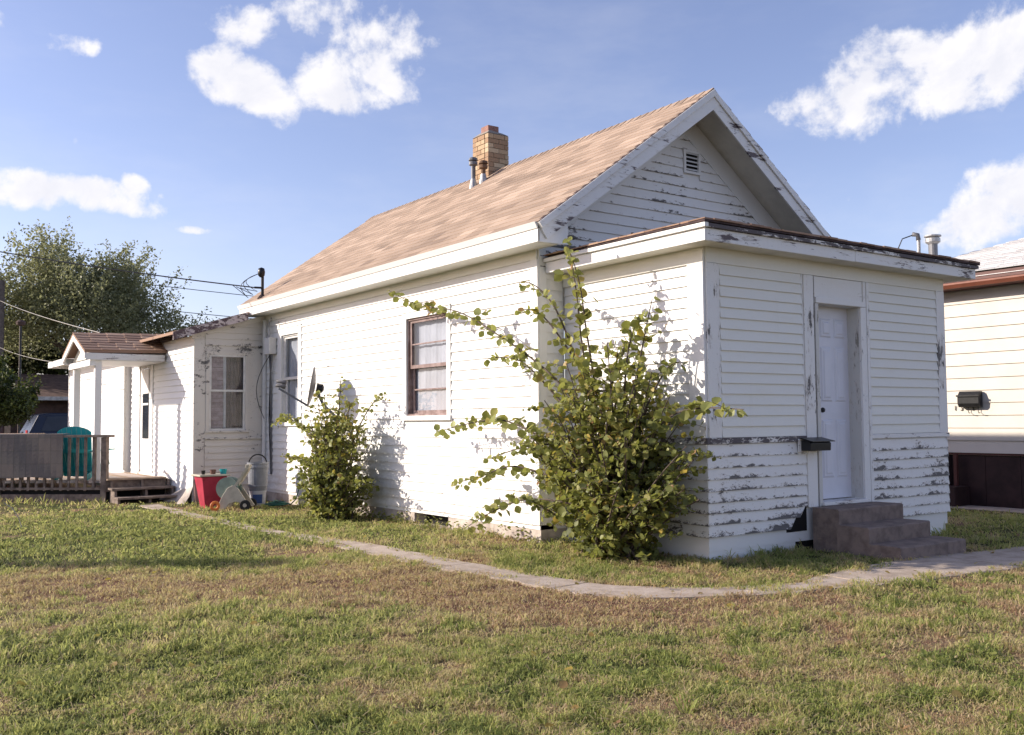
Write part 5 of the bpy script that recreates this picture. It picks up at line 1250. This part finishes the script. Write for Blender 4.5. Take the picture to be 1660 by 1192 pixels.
big = [
 ([(-.60, .9, 1.3), (-.66, 1.58, 1.84), (-.68, 2.46, 2.29), (-.70, 3.21, 2.60), (-.70, 4.06, 2.75), (-.70, 4.85, 3.03)], .10, .02),
 ([(-.58, .95, 1.4), (-.62, 1.05, 2.1), (-.64, 1.10, 2.60), (-.66, 1.20, 3.16)], .10, .14), ([(-.55, .9, 1.5), (-.6, 1.0, 2.2), (-.66, 1.02, 2.65), (-.70, 1.12, 3.0)], .10, .14), ([(-.5, .6, 1.4), (-.46, .55, 2.0), (-.44, .42, 2.3)], .10, 0),
 ([(-.45, .55, 1.3), (-.42, .42, 1.95), (-.40, .28, 2.45)], .105, -.02),
 ([(-.5, .35, 1.1), (-.5, -.05, 1.36), (-.52, -.45, 1.42), (-.55, -.92, 1.40)], .11, .05),
 ([(-.60, 1.15, 1.9), (-.62, 1.45, 2.45), (-.64, 1.75, 2.72), (-.66, 1.99, 2.80)], .085, .10),
 ([(-.60, 1.15, 1.9), (-.68, 1.6, 2.4), (-.72, 1.98, 2.50)], .085, .1),
 ([(-.60, 1.3, 1.0), (-.70, 2.2, 1.32), (-.72, 2.9, 1.30), (-.72, 3.63, 1.20)], .105, 0),
 ([(-.60, 1.4, 1.5), (-.66, 2.0, 1.95), (-.68, 2.6, 2.02)], .09, 0),
 ([(-.60, 1.3, .7), (-.75, 2.0, .85), (-.78, 2.6, .72), (-.78, 3.15, .62)], .09, .05),
 ([(-.60, 1.2, .5), (-.75, 1.8, .52), (-.8, 2.4, .34), (-.78, 2.95, .12)], .10, .05),
 ([(-.60, 1.3, 1.1), (-.7, 1.9, 1.05), (-.72, 2.5, .92)], .085, .05),
 ([(-.45, .5, 1.2), (-.35, .2, 1.75), (-.33, -.0, 1.85)], .10, -.1),
 ([(-.5, .4, .5), (-.42, .0, .62), (-.4, -.15, .55)], .10, .15)]
nb_ = shrub('tall unruly green shrub with long reaching branches against the porch corner', (-.50, .78, 0), big, ((-.58, .74), (.58, 1.08), 2.15, 108), 0, .050, 270, 5)
small = [
 ([(-.85, 6.1, .9), (-.85, 6.0, 1.5), (-.86, 5.92, 1.95)], .07, .28),
 ([(-.8, 5.9, .8), (-.72, 5.5, 1.4), (-.68, 5.05, 1.72)], .065, .1),
 ([(-.9, 6.4, .8), (-.85, 7.2, 1.25), (-.8, 7.9, 1.38), (-.78, 8.6, 1.30)], .065, .1),
 ([(-.9, 6.4, .5), (-.95, 7.0, .8), (-.95, 7.6, .75)], .065, .05)]
ns_ = shrub('smaller round shrub growing against the wall below the satellite dish', (-.88, 6.05, 0), small, ((-.88, 6.08), (.48, .88), 1.75, 62), 0, .045, 120, 9)
print('leaves', nb_, ns_)
# little weeds at the foot of the wall
def weeds():
    V_, N_, S_, T_ = [], [], [], []
    r = random.Random(4)
    for i in range(420):
        y = r.choice([r.gauss(4.2, .35), r.gauss(2.6, .6), r.gauss(5.2, .3), r.gauss(6.8, .5)]); 
        if y < 2.1: continue
        x = E_-abs(r.gauss(.04, .08))-.02; V_.append((x, y, abs(r.gauss(.04, .06)))); N_.append((r.gauss(0, .6), r.gauss(0, .6), 1)); S_.append(r.uniform(.02, .05)); T_.append(r.uniform(.3, .7))
    V, F, T = leaf_arrays(V_, N_, S_, T_); tri_mesh('weeds', V, F, T, M['leaf'], None, 'stuff')
weeds()
def tree(name, label, base, trunk_h, crown, n, ls, mat, limbs, seed, lobes, flat=1.0, sunlit_top=0):
    r = random.Random(seed); rg = np.random.default_rng(seed); root = empty(name, base, label, 'tree' if 'tree' in name else 'bush')
    (cx, cy, cz), (rx, ry, rz) = crown; tr = MB(); B = Vector(base)
    tr.tube([B, B+Vector((.1, 0, trunk_h*.5)), B+Vector((0, .1, trunk_h))], [.3*limbs/8, .24*limbs/8, .2*limbs/8], 10)
    tr.build('trunk', M['bark'], root)
    Ls = []
    for i in range(lobes):
        v = rg.normal(size=3); v /= np.linalg.norm(v); v[2] = abs(v[2])*.9-.25; q = rg.uniform(.35, .95)
        c = np.array([cx, cy, cz])+v*np.array([rx, ry, rz])*q; Ls.append((c, rg.uniform(.16, .34)*min(rx, rz)))
    for i in range(limbs):
        c, _ = Ls[i % len(Ls)]; lm = MB(); lm.tube(bez(B+Vector((0, 0, trunk_h*.9)), B+Vector((0, 0, trunk_h+rz*.4)), c, 7), [.12, .10, .08, .06, .045, .03, .02], 6); lm.build('limb', M['bark'], root)
    P, N, S, T = [], [], [], []
    per = n//len(Ls)
    for c, rad in Ls:
        tw = rg.normal(0, .08)
        d = rg.normal(size=(per, 3)); d /= np.linalg.norm(d, axis=1, keepdims=True); q = rg.random(per)**.45
        p = c+d*q[:, None]*rad*np.array([1.25, 1.25, .95]); 
        # wisps that leave the lobe outwards and upwards
        k = int(per*.22); out = (c-np.array([cx, cy, cz-rz*.5])); out = out/(np.linalg.norm(out)+1e-6)
        nw = 5
        for w_ in range(nw):
            dirw = out+rg.normal(0, .45, 3); dirw[2] += .35; dirw /= np.linalg.norm(dirw); kk = k//nw; t = rg.random(kk)
            p[w_*kk:(w_+1)*kk] = c+dirw*(rad*(.7+1.1*t))[:, None]+rg.normal(0, .07, (kk, 3))
        P.append(p); N.append(rg.normal(size=(per, 3))+np.array([0, 0, .6])); S.append(rg.uniform(.6, 1.2, per)*ls); T.append(np.clip(rg.normal(.5, .2, per)+tw+sunlit_top*(d[:, 2]*.25), 0, 1))  # sunlight put into leaf tone: lobe tops lighter, undersides darker
    P, N, S, T = map(np.concatenate, (P, N, S, T)); ok = P[:, 2] > .05
    V, F, T = leaf_arrays(P[ok], N[ok], S[ok], T[ok], 'diamond', r=rg); tri_mesh('crown', V, F, T, mat, root, 'stuff', origin=base)
tree('tree', 'large spreading olive green tree behind the back porch', (1.6, 33, 0), 2.4, ((1.3, 33, 5.2), (4.1, 2.8, 3.9)), 64000, .13, M['tree'], 12, 60, 58)
tree('tree', 'darker green tree low behind the utility pole and porch gable', (-.6, 38, 0), 1.5, ((-.4, 38, 3.7), (3.0, 2.0, 2.6)), 22000, .19, M['darkleaf'], 8, 12, 30)
tree('bush', 'dense dark green bush with sunlit top at the left edge', (-3.2, 21.5, 0), .4, ((-3.1, 21.5, 1.7), (1.35, 1.3, 1.65)), 26000, .10, M['darkleaf'], 6, 17, 26, sunlit_top=1)
# distant belt of trees and roofs closing the horizon, seen between the nearer things
def belt():
    P, N, S, T = [], [], [], []
    for i in range(90):
        a = rng.uniform(-.35, 1.5); d = rng.uniform(70, 110); c = np.array([-6+d*math.sin(a), -6+d*math.cos(a), 0]); h = rng.uniform(3, 6.5)
        if math.radians(35.6)-a > 0.5 and False: continue
        k = 420; q = rg_ = rng.normal(size=(k, 3)); q /= np.linalg.norm(q, axis=1, keepdims=True); q[:, 2] = abs(q[:, 2]); p = c+q*np.array([4.5, 4.5, h])*rng.random((k, 1))**.4
        P.append(p); N.append(rng.normal(size=(k, 3))); S.append(rng.uniform(.4, .8, k)); T.append(np.clip(rng.normal(.5, .2, k), 0, 1))
    V, F, T = leaf_arrays(np.concatenate(P), np.concatenate(N), np.concatenate(S), np.concatenate(T), 'diamond'); tri_mesh('treeline', V, F, T, M['tree'], None, 'stuff')
belt()
# ------------------------------------------------------------------ grass
def grass():
    def sample(n, fn):
        x, y = fn(n); return x, y
    cam = np.array([-6.716, -6.276]); hd = math.radians(35.64)
    def polar(n, r0, r1, a0=-.62, a1=.66):
        r = np.sqrt(rng.random(n)*(r1*r1-r0*r0)+r0*r0); a = rng.uniform(a0, a1, n)+hd; return cam[0]+r*np.sin(a), cam[1]+r*np.cos(a)
    xs, ys, sc_ = [], [], []
    for n, r0, r1, k in ((150000, 3.0, 6.0, 1.0), (140000, 6.0, 10.0, 1.35), (90000, 10, 16, 1.9), (45000, 16, 26, 3.0), (9000, 1.0, 3.0, 1.0)):
        x, y = polar(n, r0, r1); xs.append(x); ys.append(y); sc_.append(np.full(n, k))
    x, y, k = map(np.concatenate, (xs, ys, sc_))
    ok = ~((x > E_+.02) & (x < XR) & (y > D-.02) & (y < YB)) & ~((x > .0) & (x < PW-.02) & (y > .0) & (y < D)) & ~((x > AX) & (y > YB) & (x < 2)) & ~((x > 1.38) & (x < 2.68) & (y > -1.08) & (y < 0))
    ok &= ~((x > -2.75) & (x < AX) & (y > 10.5) & (y < 14)) & ~(x > 9.25) & ~((y > 11.2) & (((x+2.7)*.659-(y-11.22)*-.752) > 0) & (y > 11.2+(-2.7-x)*.876) & (x < AX))
    pd = path_dist(x, y); edge = .09*(vnoise(x, y, .13, 14)-.4)+.16*(vnoise(x, y, .42, 15)-.42)+.015; ok &= pd > -edge*1.3
    x, y, k, pd = x[ok], y[ok], k[ok], pd[ok]
    tone = lawn_tone(x, y)
    dens = vnoise(x, y, .22, 8)*.6+vnoise(x, y, .07, 10)*.4
    keepm = rng.random(len(x)) < .5+.7*dens; x, y, k, pd, tone, dens = [q[keepm] for q in (x, y, k, pd, tone, dens)]
    n = len(x); z = gz(x, y)+.034*vnoise(x, y, .12, 41)*vnoise(x, y, .37, 42)
    long_ = np.exp(-(np.minimum(np.abs(y-.0)+9*((x < .1) | (x > 4)), np.abs(x-E_-.0)+9*(y < 2))/.16)**2)
    dk_ = np.exp(-(seg_dist(x, y, (-2.75, 11.1), (-6, 13.9))/.35)**2)
    h = (.010+.050*dens**1.7)*(1-.35*np.clip(tone-.55, 0, .4)/.4)*rng.uniform(.55, 1.35, n)*(1+1.5*long_*rng.random(n)+1.6*dk_)*np.clip(k, 1, 1.3)
    wdt = rng.uniform(.0016, .0034, n)*k*1.15
    a = rng.uniform(0, 2*math.pi, n); lean = rng.uniform(.1, 1.7, n); ux, uy = np.cos(a), np.sin(a); b = rng.uniform(0, 2*math.pi, n); vx, vy = np.cos(b), np.sin(b)
    base = np.stack([x, y, z-.004], 1); side = np.stack([ux*wdt, uy*wdt, 0*x], 1); ln = np.stack([vx*h*lean*.5, vy*h*lean*.5, h*.72], 1); tip = np.stack([vx*h*lean*1.25, vy*h*lean*1.25, h*(1.15-.25*lean)], 1)
    V = np.stack([base-side, base+side, base+ln-side*.8, base+ln+side*.8, base+tip], 1).reshape(-1, 3)
    o = (np.arange(n)*5)[:, None, None]; F = (np.array([(0, 1, 3), (0, 3, 2), (2, 3, 4)])[None]+o).reshape(-1, 3)
    t = np.clip(tone*.95+rng.normal(0, .17, n)+.02+.16*(vnoise(x, y, .06, 43)-.5), 0, 1); dead = rng.random(n) < .12+.25*np.clip(tone-.3, 0, 1); t = np.where(dead, np.clip(t+.35, 0, .95), t)
    T = np.repeat(t, 5); tri_mesh('grass', V, F, T, M['grass'], None, 'stuff')
    # darker tufts standing out of the mown grass
    nt = 900; tx, ty = polar(nt, 3.2, 13); okt = (path_dist(tx, ty) > .04) & ~((tx > E_-.05) & (ty > D)) & ~((tx > .0) & (ty > .0)) & ~((tx > 1.35) & (tx < 2.7) & (ty > -1.1)) & (rng.random(nt) < .75-.6*lawn_tone(tx, ty)); tx, ty = tx[okt], ty[okt]
    kb = 34; x = np.repeat(tx, kb)+rng.normal(0, .022, len(tx)*kb); y = np.repeat(ty, kb)+rng.normal(0, .022, len(tx)*kb); n = len(x); sz = np.repeat(rng.uniform(.6, 1.3, len(tx)), kb)
    h = rng.uniform(.03, .075, n)*sz; a = rng.uniform(0, 6.28, n); b = np.arctan2(y-np.repeat(ty, kb), x-np.repeat(tx, kb))+rng.normal(0, .5, n); wd = rng.uniform(.002, .0045, n)
    base = np.stack([x, y, gz(x, y)], 1); side = np.stack([np.cos(a)*wd, np.sin(a)*wd, 0*x], 1); ln = np.stack([np.cos(b)*h*.35, np.sin(b)*h*.35, h*.7], 1); tip = np.stack([np.cos(b)*h, np.sin(b)*h, h*.85], 1)
    V = np.stack([base-side, base+side, base+ln-side*.8, base+ln+side*.8, base+tip], 1).reshape(-1, 3); o = (np.arange(n)*5)[:, None, None]; F = (np.array([(0, 1, 3), (0, 3, 2), (2, 3, 4)])[None]+o).reshape(-1, 3)
    tri_mesh('grass_tufts', V, F, np.repeat(np.clip(np.repeat(rng.normal(.08, .09, len(tx)), kb)+rng.normal(0, .06, n), 0, .6), 5), M['grass'], None, 'stuff')
    # broad-leaved weeds and clover in the greener patches
    m = 30000; x, y = polar(m, 3.2, 17); tn_ = lawn_tone(x, y); cl = vnoise(x, y, .5, 17); okc = (tn_ < .34) & (cl > .42) & (path_dist(x, y) > .03) & ~((x > E_-.02) & (y > D) & (y < YB)) & ~((x > .0) & (y > .0)) & (x < 1.2) & ~((y > 10.4) & (x > -2.8))
    far = np.hypot(x-cam[0], y-cam[1]); okc &= rng.random(m) < np.where((y > 2.5), 1, .35)
    x, y, far = x[okc], y[okc], far[okc]; n = len(x)
    P = np.stack([x, y, gz(x, y)+rng.uniform(.012, .05, n)], 1); N = np.stack([rng.normal(0, .4, n), rng.normal(0, .4, n), np.ones(n)], 1)
    V, F, T = leaf_arrays(P, N, rng.uniform(.012, .026, n)*(1+far/14), np.clip(rng.normal(.30, .1, n), 0, .6)); tri_mesh('clover', V, F, T, M['grass'], None, 'stuff')
    # dry clippings and fallen leaves lying flat
    m = 42000; x, y = polar(m, 3.0, 12); okc = (path_dist(x, y) > -.05) & (rng.random(m) < .25+.9*lawn_tone(x, y)) & ~((x > E_-.02) & (y > D)) & ~((x > .0) & (y > .0)) & ~((x > 1.35) & (x < 2.7) & (y > -1.1)); x, y = x[okc], y[okc]; n = len(x)
    a = rng.uniform(0, 6.28, n); L = rng.uniform(.012, .04, n); wv = rng.uniform(.0012, .0025, n); zz = gz(x, y)+rng.uniform(.012, .055, n)
    d = np.stack([np.cos(a)*L, np.sin(a)*L, rng.normal(0, .006, n)], 1); s = np.stack([-np.sin(a)*wv, np.cos(a)*wv, 0*a], 1); c = np.stack([x, y, zz], 1)
    V = np.stack([c-d-s, c-d+s, c+d+s, c+d-s], 1).reshape(-1, 3); o = (np.arange(n)*4)[:, None, None]; F = (np.array([(0, 1, 2), (0, 2, 3)])[None]+o).reshape(-1, 3)
    tri_mesh('dry_clippings', V, F, np.repeat(np.clip(rng.normal(.82, .08, n), .6, .97), 4), M['grass'], None, 'stuff')
    m = 420; x, y = polar(m, 3.4, 13); okc = ~((x > E_-.02) & (y > D)) & ~((x > .0) & (y > .0)); x, y = x[okc], y[okc]; n = len(x)
    V, F, T = leaf_arrays(np.stack([x, y, gz(x, y)+rng.uniform(.02, .045, n)], 1), np.stack([rng.normal(0, .5, n), rng.normal(0, .5, n), np.ones(n)], 1), rng.uniform(.02, .05, n), rng.uniform(.9, 1, n)); tri_mesh('fallen_leaves', V, F, T, M['leaf'], None, 'stuff')
grass()
